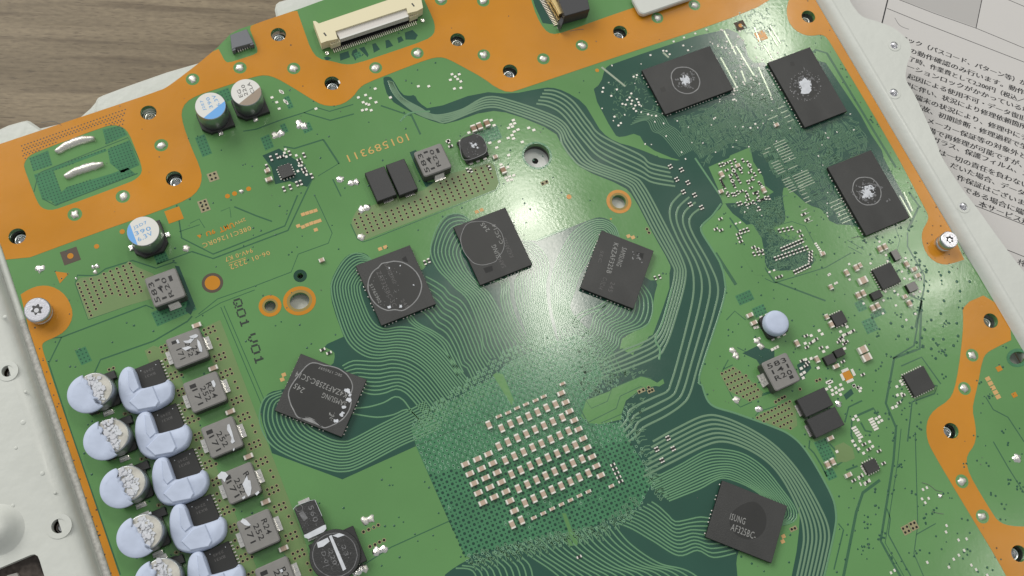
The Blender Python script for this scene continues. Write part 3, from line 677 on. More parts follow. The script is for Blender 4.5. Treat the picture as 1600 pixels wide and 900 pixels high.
# curled ends of the fan-out below and right of the field
q = MB()
for k in range(46):
    t = k / 45; x = 735 + 255 * t; y = 868 - 60 * t - 30 * max(0, t - .8) * 5 * (1 if t > .8 else 0)
    for r_ in range(2):
        p = P(x + rg.uniform(-3, 3) + 3 * r_, y + rg.uniform(-4, 4) + 9 * r_)
        q.ring(p, .16, .34, 0.045, 10, 0.012); q.ribbon([(p.x, p.y - .3), (p.x + .3, p.y - .9), (p.x + .2, p.y - 1.7)], .2, .012, .045)
for k in range(24):
    t = k / 23; p = P(985 + 45 * t + rg.uniform(-4, 4), 655 + 125 * t + rg.uniform(-4, 4))
    q.ring(p, .16, .32, 0.045, 10, 0.012); q.ribbon([(p.x + .3, p.y), (p.x + .9, p.y + .2), (p.x + 1.9, p.y - .1)], .2, .012, .045)
for k in range(120):
    t = rg.random(); x = 905 + 100 * t; y = 575 + 40 * t + rg.uniform(-35, 40)
    p = P(x, y)
    if any(inside(p, g) for g in GO): continue
    q.ring(p, .12, .28, 0.05, 8, 0.012); s_ = rg.uniform(.5, 1.2); q.ribbon([(p.x, p.y), (p.x + s_, p.y + rg.uniform(-.3, .3))], .16, .012, .045)
q.build('trace_bundle', M_TRACE2, board, kind='stuff')
# dense routing at the upper right: short board-aligned runs with 45 degree jogs
for A_, B_, n_, sk in (
 ([(985, 195), (1010, 188), (1020, 205), (1035, 212), (1062, 245)], [(1005, 170), (1035, 180), (1045, 195), (1060, 205), (1082, 235)], 9, ()),):
    bundle(A_, B_, n_, 1.5, skip=sk, mt=M_TRACE2)
q = MB(); q2 = MB(); D4 = DARKS[2]; xs = [p[0] for p in D4]; ys = [p[1] for p in D4]
def maze(n, box, lo, hi, wd, ang=None):
    poly = [tuple(P(*p)[:2]) for p in box]; bx = [p[0] for p in poly]; by = [p[1] for p in poly]
    for _ in range(n):
        c = (rg.uniform(min(bx), max(bx)), rg.uniform(min(by), max(by)))
        if not inside(c, poly) or any(inside(c, g) for g in GO): continue
        a_ = rg.choice((0, 45, 90, 135) if ang is None else ang); a_ = math.radians(a_); L = rg.uniform(lo, hi); jog = a_ + rg.choice((-1, 1)) * math.pi / 4
        p1 = (c[0] + L * math.cos(a_), c[1] + L * math.sin(a_)); p2 = (p1[0] + .4 * L * math.cos(jog), p1[1] + .4 * L * math.sin(jog))
        q.ribbon([c, p1, p2], wd, 0.012, 0.042)
        if rg.random() < .25: q.ring(p2, .08, .2, .045, 7, .012)
def routed(box, pitch, cell, dirs, keep=.85):
    """orderly board-aligned runs: each cell of a coarse grid carries one direction of parallel lines"""
    poly = [tuple(P(*p)[:2]) for p in box]; bx = [p[0] for p in poly]; by = [p[1] for p in poly]
    x = min(bx)
    while x < max(bx):
        y = min(by)
        while y < max(by):
            c = Vector((x + cell / 2, y + cell / 2)); a_ = math.radians(rg.choice(dirs)); u = Vector((math.cos(a_), math.sin(a_))); v = Vector((-u.y, u.x))
            n_ = int(cell / pitch); jog = rg.choice((-1, 1)) * .35 * cell; cut = rg.uniform(.25, .6)
            for k in range(n_):
                if rg.random() > keep: continue
                o_ = c + v * (k - n_ / 2) * pitch
                p0, p1, p2 = o_ - u * cell * .55, o_ + u * cell * (cut - .5), o_ + u * cell * .5 + v * jog * .5
                if inside(p0, poly) and inside(p2, poly) and not any(inside(p1, g) for g in GO): q.ribbon([p0, p1, p2], .14, .012, .042)
            y += cell
        x += cell
ZONE = [(1040, 190), (1145, 150), (1172, 110), (1200, 96), (1257, 202), (1324, 176), (1352, 200), (1360, 234), (1292, 262), (1350, 362), (1298, 348), (1285, 328), (1225, 290), (1165, 232), (1125, 248), (1100, 262), (1075, 225)]
routed(ZONE, .32, 2.1, (0, 90, 90, 45, 135)); routed(ZONE, .32, 3.3, (0, 90, 45), .5)
routed([(1145, 320), (1190, 314), (1222, 300), (1227, 345), (1190, 375), (1165, 345)], .3, 1.5, (0, 90, 45, 135)); routed([(1195, 355), (1250, 372), (1275, 405), (1262, 424), (1200, 426)], .3, 1.4, (0, 90, 45))
maze(450, ZONE, .3, 1.0, .13)
maze(420, [(1145, 320), (1190, 314), (1222, 306), (1227, 345), (1190, 375), (1165, 345)], .3, 1.0, .13)
maze(300, [(1200, 355), (1250, 375), (1260, 395), (1196, 410)], .3, .8, .13)
maze(160, [(1196, 412), (1270, 398), (1276, 408), (1262, 420), (1205, 426)], .3, .8, .13)
maze(130, [(950, 130), (1000, 115), (1035, 175), (990, 195), (950, 185)], .3, .8, .13)
maze(330, [(1110, 62), (1150, 60), (1205, 150), (1200, 170), (1150, 150)], .3, 1.3, .16, (60, 90, 120, 90, 0))


maze(90, [(1150, 30), (1200, 12), (1222, 70), (1200, 90), (1165, 60)], .3, 1.2, .2, (90, 90, 0))
q.build('trace_bundle', M_TRACE2, board, kind='stuff')
q = MB()
for (x, y, n, L, dx, dy) in ((1208, 226, 8, 18, 2.4, 4.0), (1238, 276, 6, 24, 2.2, 3.8), (1222, 282, 6, 12, 2.2, 3.8), (1205, 256, 5, 12, 2.5, 4.0), (1200, 187, 1, 15, 0, 0), (1231, 265, 1, 15, 0, 0), (1195, 234, 2, 9, -3, 7),
                             (1246, 293, 5, 9, 3, 6), (1252, 330, 4, 9, 3, 6), (1296, 318, 7, 20, 3.2, 5.2), (1215, 170, 4, 10, 5, 7)):
    for k in range(n): q.ribbon(PM([(x + dx * k, y + dy * k), (x + dx * k + L, y + dy * k - L * .43)]), .24, .012, .05)
for (a_, b_) in (((1131, 48), (1150, 85)), ((1150, 72), (1178, 118)), ((1126, 90), (1152, 138)), ((1178, 42), (1188, 66)), ((1203, 40), (1220, 68)), ((1185, 105), (1205, 150)), ((1193, 70), (1208, 94)), ((1412, 300), (1426, 330)), ((1406, 306), (1425, 340)),
                 ((1158, 110), (1165, 128)), ((1200, 45), (1215, 72)), ((940, 105), (977, 135)), ((1036, 82), (1045, 90))):
    q.ribbon(PM([a_, b_]), .5, .012, .05)
q.build('trace_bundle', mat('glint_lightened_bars', (.36, .42, .32), .18, metal=.3), board, kind='stuff')  # glints on the bars are lightened into their base colour

# drilled vias: gold rings with dark bores in rows, tented vias scattered over the pour
rings, bores = MB(), MB()
def via(px, r=.34):
    p = P(*px); rings.ring(p, r * .80, r * 1.15, 0.035, 10, 0.0); bores.disc(p, r * .83, 0.032, 8)
def lattice(o, a_, b_, poly, na, nb, skew=0.5):
    for i in range(-2, na):
        for j in range(-12, nb):
            x = (o[0] + a_[0] * i + b_[0] * j, o[1] + a_[1] * i + b_[1] * j)
            if inside(x, poly): via(x, .30)
lattice((554.5, 343.5), (9.1, -3.4), (2.6, 5.8), [(551, 340), (557, 333), (580, 330), (602, 330), (640, 318), (662, 306), (690, 284), (716, 272), (763, 258), (770, 264), (772, 288), (700, 322), (572, 369), (556, 352)], 27, 14)
lattice((122, 444), (10.1, -4.0), (2.55, 6.1), [(119, 440), (150, 433), (203, 410), (222, 424), (226, 448), (219, 464), (190, 462), (160, 468), (151, 492), (137, 496)], 14, 16)
lattice((1128, 584), (5.75, -2.65), (4.35, 8.2), [(1125, 585), (1147, 571), (1156, 578), (1192, 612), (1186, 620), (1170, 628), (1150, 617), (1140, 612)], 16, 9)
lattice((1183.4, 652.7), (5.6, -2.8), (4.5, 8.3), [(1181, 654), (1188, 645), (1212, 631), (1235, 624), (1238, 640), (1240, 665), (1234, 672), (1216, 668)], 14, 8)
for p in ((1014.5, 611.5), (1019, 609.5), (999, 612), (1005, 609), (1013.5, 605.5), (848, 287), (854, 284), (1011, 358), (1014, 363.5), (1237, 827), (1242, 825.5), (1276, 595), (1281, 593), (1250, 608), (1212, 628), (1217, 625), (1222, 622), (1226, 620),
          (328.5, 274), (335, 271.5), (331, 280), (337, 278), (313.5, 317), (320, 314.5), (316, 322.5), (322, 320), (318, 328), (324.5, 325.5), (1411, 826), (1417, 823), (1414.5, 832), (1420, 829.5), (1423, 819), (1428.5, 817), (1426.5, 825.5), (1432, 823.5),
          (568, 831), (576, 827.5), (584, 824), (591, 820.5), (578, 854), (586, 851), (593, 847), (600, 844)): via(p)
UO = P(209, 577); UV = (P(316, 862) - P(209, 577)) / 4.0                     # one step down the row of power stages
ZG = [(577, 413), (613, 398), (648, 385), (592, 447), (627, 432), (662, 418), (685, 483), (707, 531), (660, 625), (697, 610), (732, 596), (675, 659), (710, 645), (744, 630), (240, 552), (272, 538), (285, 574), (250, 588), (274, 652), (293, 703), (317, 768), (352, 752), (331, 802), (366, 788), (401, 773)]
for k in range(-1, 5):
    for x, y in ZG:
        p = P(230 + x / 5, 500 + y / 5) + UV * k
        rings.ring(p, .25, .36, 0.035, 10, 0.0); bores.disc(p, .26, 0.032, 8)
    for x, y in ((316, 524), (523, 532), (403, 188), (436, 176), (718, 52)):
        p = P(90 + x / 5, 540 + y / 5) + UV * k
        if k >= 0: rings.ring(p, .25, .36, 0.035, 10, 0.0); bores.disc(p, .26, 0.032, 8)
rings.build('via_ring', M_GOLDRING, board, kind='stuff'); bores.build('via_bore', M_HOLE, board, kind='stuff')

tent, odot, dtex = MB(), MB(), MB()
def tented(p, r=.22): tent.dome(p, r, .05, 8, .001)
NOV = [[tuple(P(*p)[:2]) for p in o] for o in OLIVES + [FIELD, POCKET]]
nv = 0
while nv < 620:
    x, y = rg.uniform(20, 1600), rg.uniform(40, 900); p = P(x, y)
    if not inside(p, BOARD2) or any(inside(p, g) for g in ALLOR) or any(inside(p, g) for g in NOV): continue
    if any(inside(p, g) for g in DARKS): continue
    if rg.random() > (0.9 if x > 1120 else 0.33): continue
    nv += 1; tented(p, rg.choice((.17, .2, .24)))
    if x > 1350 and rg.random() < .5:
        for _ in range(rg.randint(1, 3)): tented((p.x + rg.uniform(-1, 1), p.y + rg.uniform(-1, 1)), .26)
for x, y in ((1365, 482), (1392, 505), (1425, 470), (1470, 430), (1483, 425), (1495, 440), (1500, 455), (1515, 440), (1430, 395), (1437, 408), (1447, 425), (1450, 455), (1440, 485), (1475, 470), (1470, 490), (1495, 505), (1497, 525), (1490, 540), (1455, 500), (1458, 530), (1474, 530), (1472, 548), (1478, 555), (1462, 560), (1455, 545), (1445, 515), (1440, 528), (1429, 490), (1425, 512), (1410, 510), (1404, 525), (1418, 530), (1432, 535)):
    tented(P(x, y), .36)
for pts in ((1105, 812),): pass
for k in range(26):
    for p in ((110 + 0, 0),): pass
def dark_patch(px0, a_, b_, na, nb, r=.17):
    q_ = [(px0[0] + a_[0] * (u * na - .5) + b_[0] * (v * nb - .5), px0[1] + a_[1] * (u * na - .5) + b_[1] * (v * nb - .5)) for u, v in ((0, 0), (1, 0), (1, 1), (0, 1))]
    z_ = MB(); z_.prism(PM(q_), .001, .008); z_.build('exposed_via_patch', M_FIELD, board)
    for i in range(na):
        for j in range(nb): dtex.disc(P(px0[0] + a_[0] * i + b_[0] * j, px0[1] + a_[1] * i + b_[1] * j), r, .012, 7)
for args in (((121, 550), (5.5, -2.4), (2.6, 5.6), 3, 4), ((240, 490), (5.6, -2.4), (2.4, 5.4), 11, 4), ((340, 146), (5, -2), (2, 4.6), 4, 4), ((308, 217), (5, -2), (2, 5), 3, 6), ((410, 217), (4.5, -2), (2, 5), 3, 4),
             ((740, 212), (5, -1.9), (2.2, 5), 8, 4), ((1275, 693), (4.6, -1.8), (2.6, 5), 4, 6), ((1349, 504), (4.5, -2), (2.5, 5), 4, 4), ((1338, 475), (4.5, -2), (2.5, 5), 3, 3), ((1362, 492), (4.5, -2), (2, 4), 5, 2),
             ((1291, 738), (4.5, -2), (2.5, 5), 3, 3), ((243, 401), (4.6, -2), (2, 4.6), 4, 3), ((1152, 464), (4.6, -2), (2.5, 5), 5, 3), ((1178, 484), (4.5, -2), (2.2, 4.8), 4, 3), ((446, 154), (4, -1.8), (2, 4.6), 2, 4), ((440, 197), (4, -1.8), (2, 4.4), 2, 3), ((473, 197), (4.5, -2), (2, 4.4), 3, 3), ((556, 85), (4.5, -2), (2, 4), 2, 2)):
    dark_patch(*args)
# the two soldered slots sit in fields of covered vias
for poly in ([(46, 247), (75, 235), (82, 258), (52, 268)], [(160, 202), (190, 196), (199, 211), (166, 226)],
             [(53, 273), (82, 262), (96, 300), (105, 292), (172, 272), (200, 262), (212, 272), (98, 317), (88, 322), (80, 314), (66, 312)], [(168, 233), (202, 219), (218, 258), (190, 270), (172, 255)], [(82, 262), (165, 232), (167, 236), (84, 267)]):
    z_ = MB(); z_.prism(PM(poly), .001, .007); z_.build('covered_via_field', M_FIELD, board)
    pp = [tuple(P(*p)[:2]) for p in poly]
    for i in range(-2, 60):
        for j in range(-30, 60):
            c = (P(46, 262).x + .68 * i, P(46, 262).y - .68 * j + 10)
            if inside(c, pp): dtex.disc(c, .17, .012, 6)
dtex.build('via_land', M_VIA, board, kind='stuff')
tent.build('tented_via', M_VIA, board, kind='stuff')
for i in range(34):                                          # drill rows in the orange border
    for j in range(6):
        x, y = 34 + 4.9 * i + 2.6 * (j % 2) + j * .6, 229 - 1.72 * i + 3.9 * j - 1
        if inside((x, y), POCKET) or x > 198 - j or x < 30 or (j > 3 and 64 < x < 160) or (x > 92 and x < 165 and j > 2): continue
        odot.disc(P(x, y), .17, .037, 6)
for _ in range(150):
    o_ = rg.choice(ALLOR); c = (rg.uniform(min(p[0] for p in o_), max(p[0] for p in o_)), rg.uniform(min(p[1] for p in o_), max(p[1] for p in o_)))
    if inside(c, o_) and not inside(c, pocket): odot.disc(c, rg.choice((.12, .15, .2)), .037, 6)
for pl, n in (([(66, 545), (110, 690), (187, 925)], 17), ([(1286, 55), (1403, 252), (1500, 420)], 16)):
    for k in range(n):
        t = k / (n - 1) * (len(pl) - 1); i = min(int(t), len(pl) - 2); t -= i
        odot.disc(P(pl[i][0] + (pl[i + 1][0] - pl[i][0]) * t - 4, pl[i][1] + (pl[i + 1][1] - pl[i][1]) * t), .16, .037, 6)
odot.build('drill_dot', M_BROWN, board, kind='stuff')

# ------------------------------------------------------------------ painted metal chassis under and around the board
chassis = empty('metal_chassis', P(400, 450, -5), 'pale grey painted metal chassis around the green circuit board', 'metal chassis')
def at_edge(p, d_out, z): return (p[0] + d_out[0], p[1] + d_out[1], z)
def edge_flange(e0, e1, outward, prof, n=60):
    q = MB(); out = outward.normalized(); rows = []
    for i in range(n + 1):
        p = e0.lerp(e1, i / n); rows.append([(p.x + out.x * d, p.y + out.y * d, z) for d, z in prof])
    vs = [v for r_ in rows for v in r_]; k = len(prof)
    q.add(vs, [[i * k + j, i * k + j + 1, (i + 1) * k + j + 1, (i + 1) * k + j] for i in range(n) for j in range(k - 1)], 0, True)
    return q, [r_[-1] for r_ in rows]
# tray seen through the board's openings
q = MB(); q.prism([tuple(p[:2]) for p in PM([(-120, 300), (1200, -250), (1300, 20), (1900, 1100), (300, 1400), (60, 640)], -1.3)], -5.5, -3.6)
q.build('tray', M_FRAME, chassis)
# left plate
L0, L1 = P(-150, -70), P(400, 1570)
eL = [P(0, 378), P(175, 900)]; dv = (eL[1] - eL[0]).normalized()
a0 = eL[0] - dv * 45; a1 = eL[1] + dv * 70; outL = Vector((dv.y, -dv.x, 0))
if outL.x > 0: outL = -outL
q, ridge = edge_flange(a0, a1, outL, [(0.15, -2.5), (0.16, -0.35), (1.45, -0.30), (1.5, -1.0), (1.72, -1.0), (1.8, -0.2), (1.95, .8), (2.2, 1.5), (2.6, 2.05), (3.2, 2.5), (4.1, 2.85), (5.0, 3.0)])
q.build('rolled_edge', M_FRAME, chassis)
q2, _ = edge_flange(a0 + dv * 62, a1, outL, [(0.2, -0.28), (0.2, -0.2), (1.4, -0.18), (1.42, -0.3)]); q2.build('gasket_strip', M_LEDGE, chassis)
win = [P(-40, 912, 3), P(-4, 889, 3), P(48, 867, 3), P(54, 866, 3), P(59, 869, 3), P(62, 876, 3), P(80, 935, 3), P(30, 1000, 3), P(-60, 990, 3)]
rivL = [(12, 580, 1.1), (92, 822, 1.3)]
outer = [ridge[0], *ridge[1:], ridge[-1] + Vector((-60, -10, 0)) if isinstance(ridge[-1], Vector) else (ridge[-1][0] - 60, ridge[-1][1] - 10, 3), (ridge[0][0] - 60, ridge[0][1] - 10, 3)]
holed('side_plate', [p[:2] for p in outer], [circ(P(x, y, 3), r, 24) for x, y, r in rivL] + [[tuple(p[:2]) for p in win]], 1.6, 3.0, [M_FRAME, M_FRAME], chassis)
for x, y, r in rivL:
    q = MB(); q.ring(P(x, y, 3), r * 1.0, r * 1.75, 3.12, 28, 2.9); q.build('raised_hole_rim', M_FRAME, chassis)
    q = MB(); q.lathe(P(x, y, 3), [(r * 1.02, -2.0), (r * .98, 0.4), (r * .6, .62)], 24); q.build('rivet', M_STEEL, chassis)
q = MB(); q.prism([tuple(p[:2]) for p in [P(-60, 850, 0), P(40, 840, 0), P(120, 960, 0), P(20, 1060, 0)]], -0.9, -0.6); q.build('foam_pad', M_SPECK, chassis)
q = MB(); q.prism([tuple(p[:2]) for p in [P(8, 903), P(12, 899), P(27, 895), P(30, 903), P(24, 930), P(4, 930)]], -.6, 0.2); q.build('white_tab', M_PLATE, chassis)
q = MB(); q.lathe(P(-3, 828, 3), [(4.8, 2.9), (4.3, 3.15), (3.4, 4.1), (2.5, 5.2), (1.7, 5.8), (.8, 6.05)], 36); q.build('domed_boss', M_FRAME, chassis)
for x, y, r in ((36, 660, .55), (66, 740, .45), (25, 700, .35), (20, 790, .4), (8, 495, .4), (40, 612, .3), (86, 770, .3)):
    q = MB(); q.dome(P(x, y, 3), r, .14, 12, 2.98); q.build('paint_pimple', M_FRAME, chassis)
# right flange
eR = [P(1274, 0), P(1512, 404)]; dv = (eR[1] - eR[0]).normalized(); outR = Vector((-dv.y, dv.x, 0))
if outR.x < 0: outR = -outR
a0, a1 = eR[0] - dv * 40, eR[1] + dv * 90
q, ridge = edge_flange(a0, a1, outR, [(0.12, -2.5), (0.14, -0.2), (.3, .1), (.5, .7), (.8, 1.25), (1.15, 1.7), (1.55, 2.05), (1.95, 2.22), (2.3, 2.2), (2.7, 2.05)], 80)
q.build('rolled_edge', M_FRAME, chassis)
OUTR = [(1305, -60), (1322, -14), (1330, 5), (1337, 15), (1348, 26), (1372, 34), (1395, 43), (1411, 55), (1421, 66), (1424, 82), (1418, 98), (1415, 118), (1418, 130), (1431, 152), (1463, 222), (1471, 244), (1500, 290), (1530, 330), (1560, 372), (1600, 425), (1660, 505), (1800, 700)]
op = [P(x, y, 2.05) for x, y in OUTR]; op = [Vector(p) for p in spline(op, 1.0)]
rid = [Vector(r_[:2]) for r_ in ridge]
poly = [r_ for r_ in rid] + op[::-1]
rivR = [(1397, 71, .95), (1396.5, 145, 1.0), (1505, 323, .95)]
holed('side_flange', [tuple(p) for p in poly], [circ(P(x, y, 2), r, 24) for x, y, r in rivR], 0.9, 2.05, [M_FRAME, M_FRAME], chassis)
for x, y, r in rivR:
    q = MB(); q.ring(P(x, y, 2), r, r * 1.6, 2.14, 28, 1.95); q.build('raised_hole_rim', M_FRAME, chassis)
    q = MB(); q.lathe(P(x, y, 2), [(r * 1.02, 1.8), (r * .9, 1.7), (r * .8, -2.0)], 24, cap=False); q.lathe(P(x, y, 2), [(r, -.6), (r * .3, -.4)], 16); q.build('rivet', M_STEEL, chassis)
q = MB(); q.prism([tuple(p[:2]) for p in [P(1300, -100), P(1360, 50), P(1470, 330), P(1640, 620), P(1850, 1000), P(1700, 1000), P(1480, 420), P(1260, 0)]], -9, -3.0); q.build('side_wall', M_FRAME, chassis)
# rear lugs past the top left edge
def lug(pts, z0, z1, b=.5): 
    q = MB(); q.rprism([tuple(P(*p, z1)[:2]) for p in pts], z0, z1, b); return q.build('rear_lug', M_FRAME, chassis)
lug([(-60, 222), (-10, 204), (12, 194), (33, 188), (41, 186.5), (46, 188), (68, 203), (110, 250), (-40, 300)], -5.5, -1.5, .6)
lug([(149, 156), (152, 151), (160, 147), (200, 132), (260, 111), (312, 96), (345, 80), (330, 150), (150, 205), (146, 172)], -5.5, -2.7, .6)
lug([(38, 205), (95, 192), (125, 182), (141, 168), (152, 155), (170, 190), (110, 230), (50, 230)], -6.5, -3.4, .4)
lug([(429, 14), (431, 5), (436, 1), (470, -9), (560, -40), (560, 0), (470, 30), (434, 36)], -5.5, -1.45, .5)
q = MB(); q.rprism(rrect(P(1035, -5, 1.6), 14, 5.4, 1.2, math.radians(0)), .6, 1.7, .25); q.build('top_tab', M_FRAME, chassis)
# threaded bosses seen in the screw holes
for i, (x, y) in enumerate(SCREW_HOLES):
    q = MB(); c = P(x, y); q.lathe(c, [(1.62, -3.6), (1.62, -2.3), (1.5, -2.15), (1.1, -2.05), (.78, -2.2), (.72, -3.6)], 28, cap=False); q.lathe(c, [(.74, -3.4), (.1, -3.3)], 16)
    q.build('threaded_boss', M_STEEL if i % 3 else M_SILVER, chassis)
for (c, r, rx), zt in zip(SLOTS[:3], (-1.5, -2.2, -2.0)):
    q = MB(); q.lathe(c, [(rx * 1.5, -3.6), (rx * 1.5, zt - .1), (rx * 1.3, zt)], 28); q.build('white_boss', M_PLATE, chassis)
q = MB(); q.lathe(BIG[0], [(3.6, -3.6), (3.6, -2.75), (2.6, -2.7), (.62, -2.85)], 36, cap=False); q.build('white_boss', mat('white_boss_paint', (.82, .82, .80), .4), chassis)
q = MB(); q.lathe(BIG[0], [(.70, -2.85), (.66, -2.8), (.2, -2.78)], 20); q.build('boss_hole', M_HOLE, chassis)
q = MB(); q.lathe(BIG[0], [(2.92, -2.8), (2.92, -1.31)], 40, cap=False); q.build('shade_sleeve', M_INDS, chassis)  # sleeve added in a dark colour for the shaded far wall of the hole

# ------------------------------------------------------------------ solder on the bare board
def joint(px, r, h=.35, mt=None, name='solder_joint', rx=None, ang=0.0, seed=None, parent=None):
    rr = random.Random(int(px[0] * 31 + px[1] * 7)); p = P(*px); q = MB(); n = 12
    base = blob(p, r, .28, n, rr, rx, ang); h = h * .75; mid = [(p.x + (x - p.x) * .8 + rr.uniform(-.05, .05), p.y + (y - p.y) * .8) for x, y in base]; top = [(p.x + (x - p.x) * .4 + rr.uniform(-.1, .1) * r, p.y + (y - p.y) * .4 + rr.uniform(-.1, .1) * r) for x, y in base]
    vs = [(x, y, 0) for x, y in base] + [(x, y, h * rr.uniform(.5, .8)) for x, y in mid] + [(x, y, h * rr.uniform(.8, 1.15)) for x, y in top]
    q.add(vs, [[k * n + i, k * n + (i + 1) % n, (k + 1) * n + (i + 1) % n, (k + 1) * n + i] for k in range(2) for i in range(n)] + [[2 * n + i for i in range(n)]], 0, True)
    return q.build(name, mt or M_SOLDER, parent or board)
for p in POSTS:
    mr = ring_part('mask_ring', P(*p), .9, 1.44, 0.03, M_GREEN); joint(p, .88, .5, M_SOLDERW, 'soldered_post', parent=mr)
for px, r in (((291, 405 - 50), .0), ((559, 281 - 27), .0), ((531.5, 279), .8), ((548.5, 286), .75), ((556.5, 284), .75), ((566, 327), .85), ((574, 324.5), .85), ((565, 370), .8), ((291, 388), .75), ((63, 420), .85), ((151, 416), .5), ((146, 417), .4), ((149, 425), .45), ((119, 435), .3),
              ((430, 211), .8), ((438, 208), .9), ((468, 194), .95), ((475, 197), .8), ((1145, 547), .7), ((1149, 555), .7), ((1152, 558), .5), ((1183, 533), .75), ((1189, 541), .75), ((1151, 625), .8), ((1186, 638), .8), ((1310, 631), .75), ((570, 814), .8), ((579, 811), .8), ((589, 861), .85), ((599, 858), .85), ((555, 895), .7), ((562, 890), .9), ((569, 888), .8),
              ((1469, 775), .5), ((1589, 716), .9), ((377, 299), .45)):
    if r: joint(px, r, .4, M_SOLDERW if rg.random() < .4 else M_SOLDER)
def solder_bar(pts, wd, h):
    q = MB(); pl = spline(PM(pts), .5); n = len(pl); rr = random.Random(5); rows = []
    for i, p in enumerate(pl):
        d = (pl[min(i + 1, n - 1)] - pl[max(i - 1, 0)]).normalized(); m = Vector((-d.y, d.x)); e = min(1, .5 + 3 * min(i, n - 1 - i) / n); k = wd / 2 * e * rr.uniform(.85, 1.12)
        rows.append([(p.x + m.x * k * s_, p.y + m.y * k * s_, z * h * rr.uniform(.9, 1.1)) for s_, z in ((1, 0), (.75, .7), (.2, 1), (-.3, .95), (-.8, .6), (-1, 0))])
    vs = [v for r_ in rows for v in r_]; q.add(vs, [[i * 6 + j + 1, i * 6 + j, (i + 1) * 6 + j, (i + 1) * 6 + j + 1] for i in range(n - 1) for j in range(5)] + [[0, 1, 2, 3, 4, 5], [(n - 1) * 6 + j for j in (5, 4, 3, 2, 1, 0)]], 0, True)
    q.build('soldered_slot', M_SOLDERW, board)
solder_bar([(88, 239), (103, 229), (122, 221), (138, 218), (148, 217.5)], 1.75, .95)
solder_bar([(102, 278), (118, 269), (138, 262), (152, 259), (162, 257)], 1.8, .95)

# tiny tinned pads and resistors, far too many and too small to pick apart
pads, rbod, rend = MB(), MB(), MB()
def tiny_pad(px, l=.55, wd=.4, deg=0):
    pads.prism(rect(P(*px), l, wd, math.radians(deg)), .001, .09)
def tiny_res(px, deg, l=.95, wd=.5, h=.3):
    c = P(*px, h); a_ = math.radians(deg); u = Vector((math.cos(a_), math.sin(a_), 0))
    rbod.prism(rect(c, l * .5, wd, a_), .001, h)
    for s_ in (-1, 1): rend.prism(rect(c + u * s_ * l * .38, l * .26, wd, a_), .001, h * .95)
for x, y, d in ((135, 370, 90), (230, 335, 90), (425, 290, 90), (650, 320, 90), (570, 390, 0), (595, 440, 0), (640, 535, 0), (665, 580, 0), (770, 645, 90), (335, 850, 90), (435, 820, 90), (540, 770, 90), (600, 750, 90), (70, 500, 90), (305, 340, 0)):
    tiny_res((410 + x / 10, 210 + y / 10), d, 1.15 if d else .95)
for x, y in ((360, 235), (345, 290), (375, 350), (555, 575), (690, 630), (575, 490), (610, 485), (530, 330)): tiny_pad((410 + x / 10, 210 + y / 10), .5, .5)
def res_row(a_, b_, n, deg, l=.95, wd=.48):
    for k in range(n):
        t = k / max(1, n - 1); tiny_res((a_[0] + (b_[0] - a_[0]) * t, a_[1] + (b_[1] - a_[1]) * t), deg, l, wd)
def pad_row(a_, b_, n, l=.5, wd=.35, deg=0):
    for k in range(n):
        t = k / max(1, n - 1); tiny_pad((a_[0] + (b_[0] - a_[0]) * t, a_[1] + (b_[1] - a_[1]) * t), l, wd, deg)
Z7 = lambda x, y: (1060 + x / 5.625, 290 + y / 5.625)
res_row(Z7(912, 558), Z7(1090, 482), 8, 90); res_row(Z7(855, 640), Z7(1130, 545), 10, 90); res_row(Z7(1025, 760), Z7(1150, 700), 6, 90); res_row(Z7(890, 395), Z7(1000, 372), 4, 90); res_row(Z7(1060, 400), Z7(1080, 440), 2, 0)
res_row(Z7(1165, 580), Z7(1160, 660), 4, 0); res_row(Z7(525, 425), Z7(550, 490), 3, 0); res_row(Z7(550, 405), Z7(610, 385), 3, 90); pad_row(Z7(505, 335), Z7(540, 325), 2); res_row(Z7(660, 540), Z7(730, 570), 3, 0); res_row(Z7(665, 600), Z7(740, 590), 3, 90)
res_row(Z7(330, 380), Z7(375, 390), 2, 0); res_row(Z7(370, 290), Z7(375, 290), 1, 0); pad_row(Z7(1205, 510), Z7(1250, 580), 5, .6); res_row(Z7(1100, 250), Z7(1130, 300), 2, 0, 1.2); res_row(Z7(870, 805), Z7(900, 795), 2, 0); pad_row(Z7(800, 760), Z7(840, 745), 2); res_row(Z7(710, 200), Z7(715, 205), 1, 90)
for x, y in ((990, 140), (1060, 160), (1030, 220), (1100, 240), (1072, 298), (1142, 318), (1115, 376), (1185, 395)):
    res_row((800 + x / 4 - 1.5, 225 + y / 4 + .8), (800 + x / 4 + 1.5, 225 + y / 4 - .8), 2, 90, .9, .36)
for x, y in ((975, 37), (905, 107), (1008, 103), (938, 176)): res_row((800 + x / 4 - 1.6, 675 + y / 4 + .8), (800 + x / 4 + 1.6, 675 + y / 4 - .8), 2, 90, .9, .38)
res_row((957.5, 726), (970, 752), 5, 0, 1.0, .5); res_row((905, 870), (908, 868), 1, 0, 1.0)
res_row((1024, 434), (1031, 432), 2, 90, .9, .4); res_row((504, 546), (514, 551), 2, 0, 1.1, .5); res_row((664, 410), (670, 407), 2, 90, 1.0, .5); res_row((700, 220), (704, 228), 2, 0, 1.0)
Z6 = lambda x, y: (1060 + x / 6.43, 180 + y / 6.43)
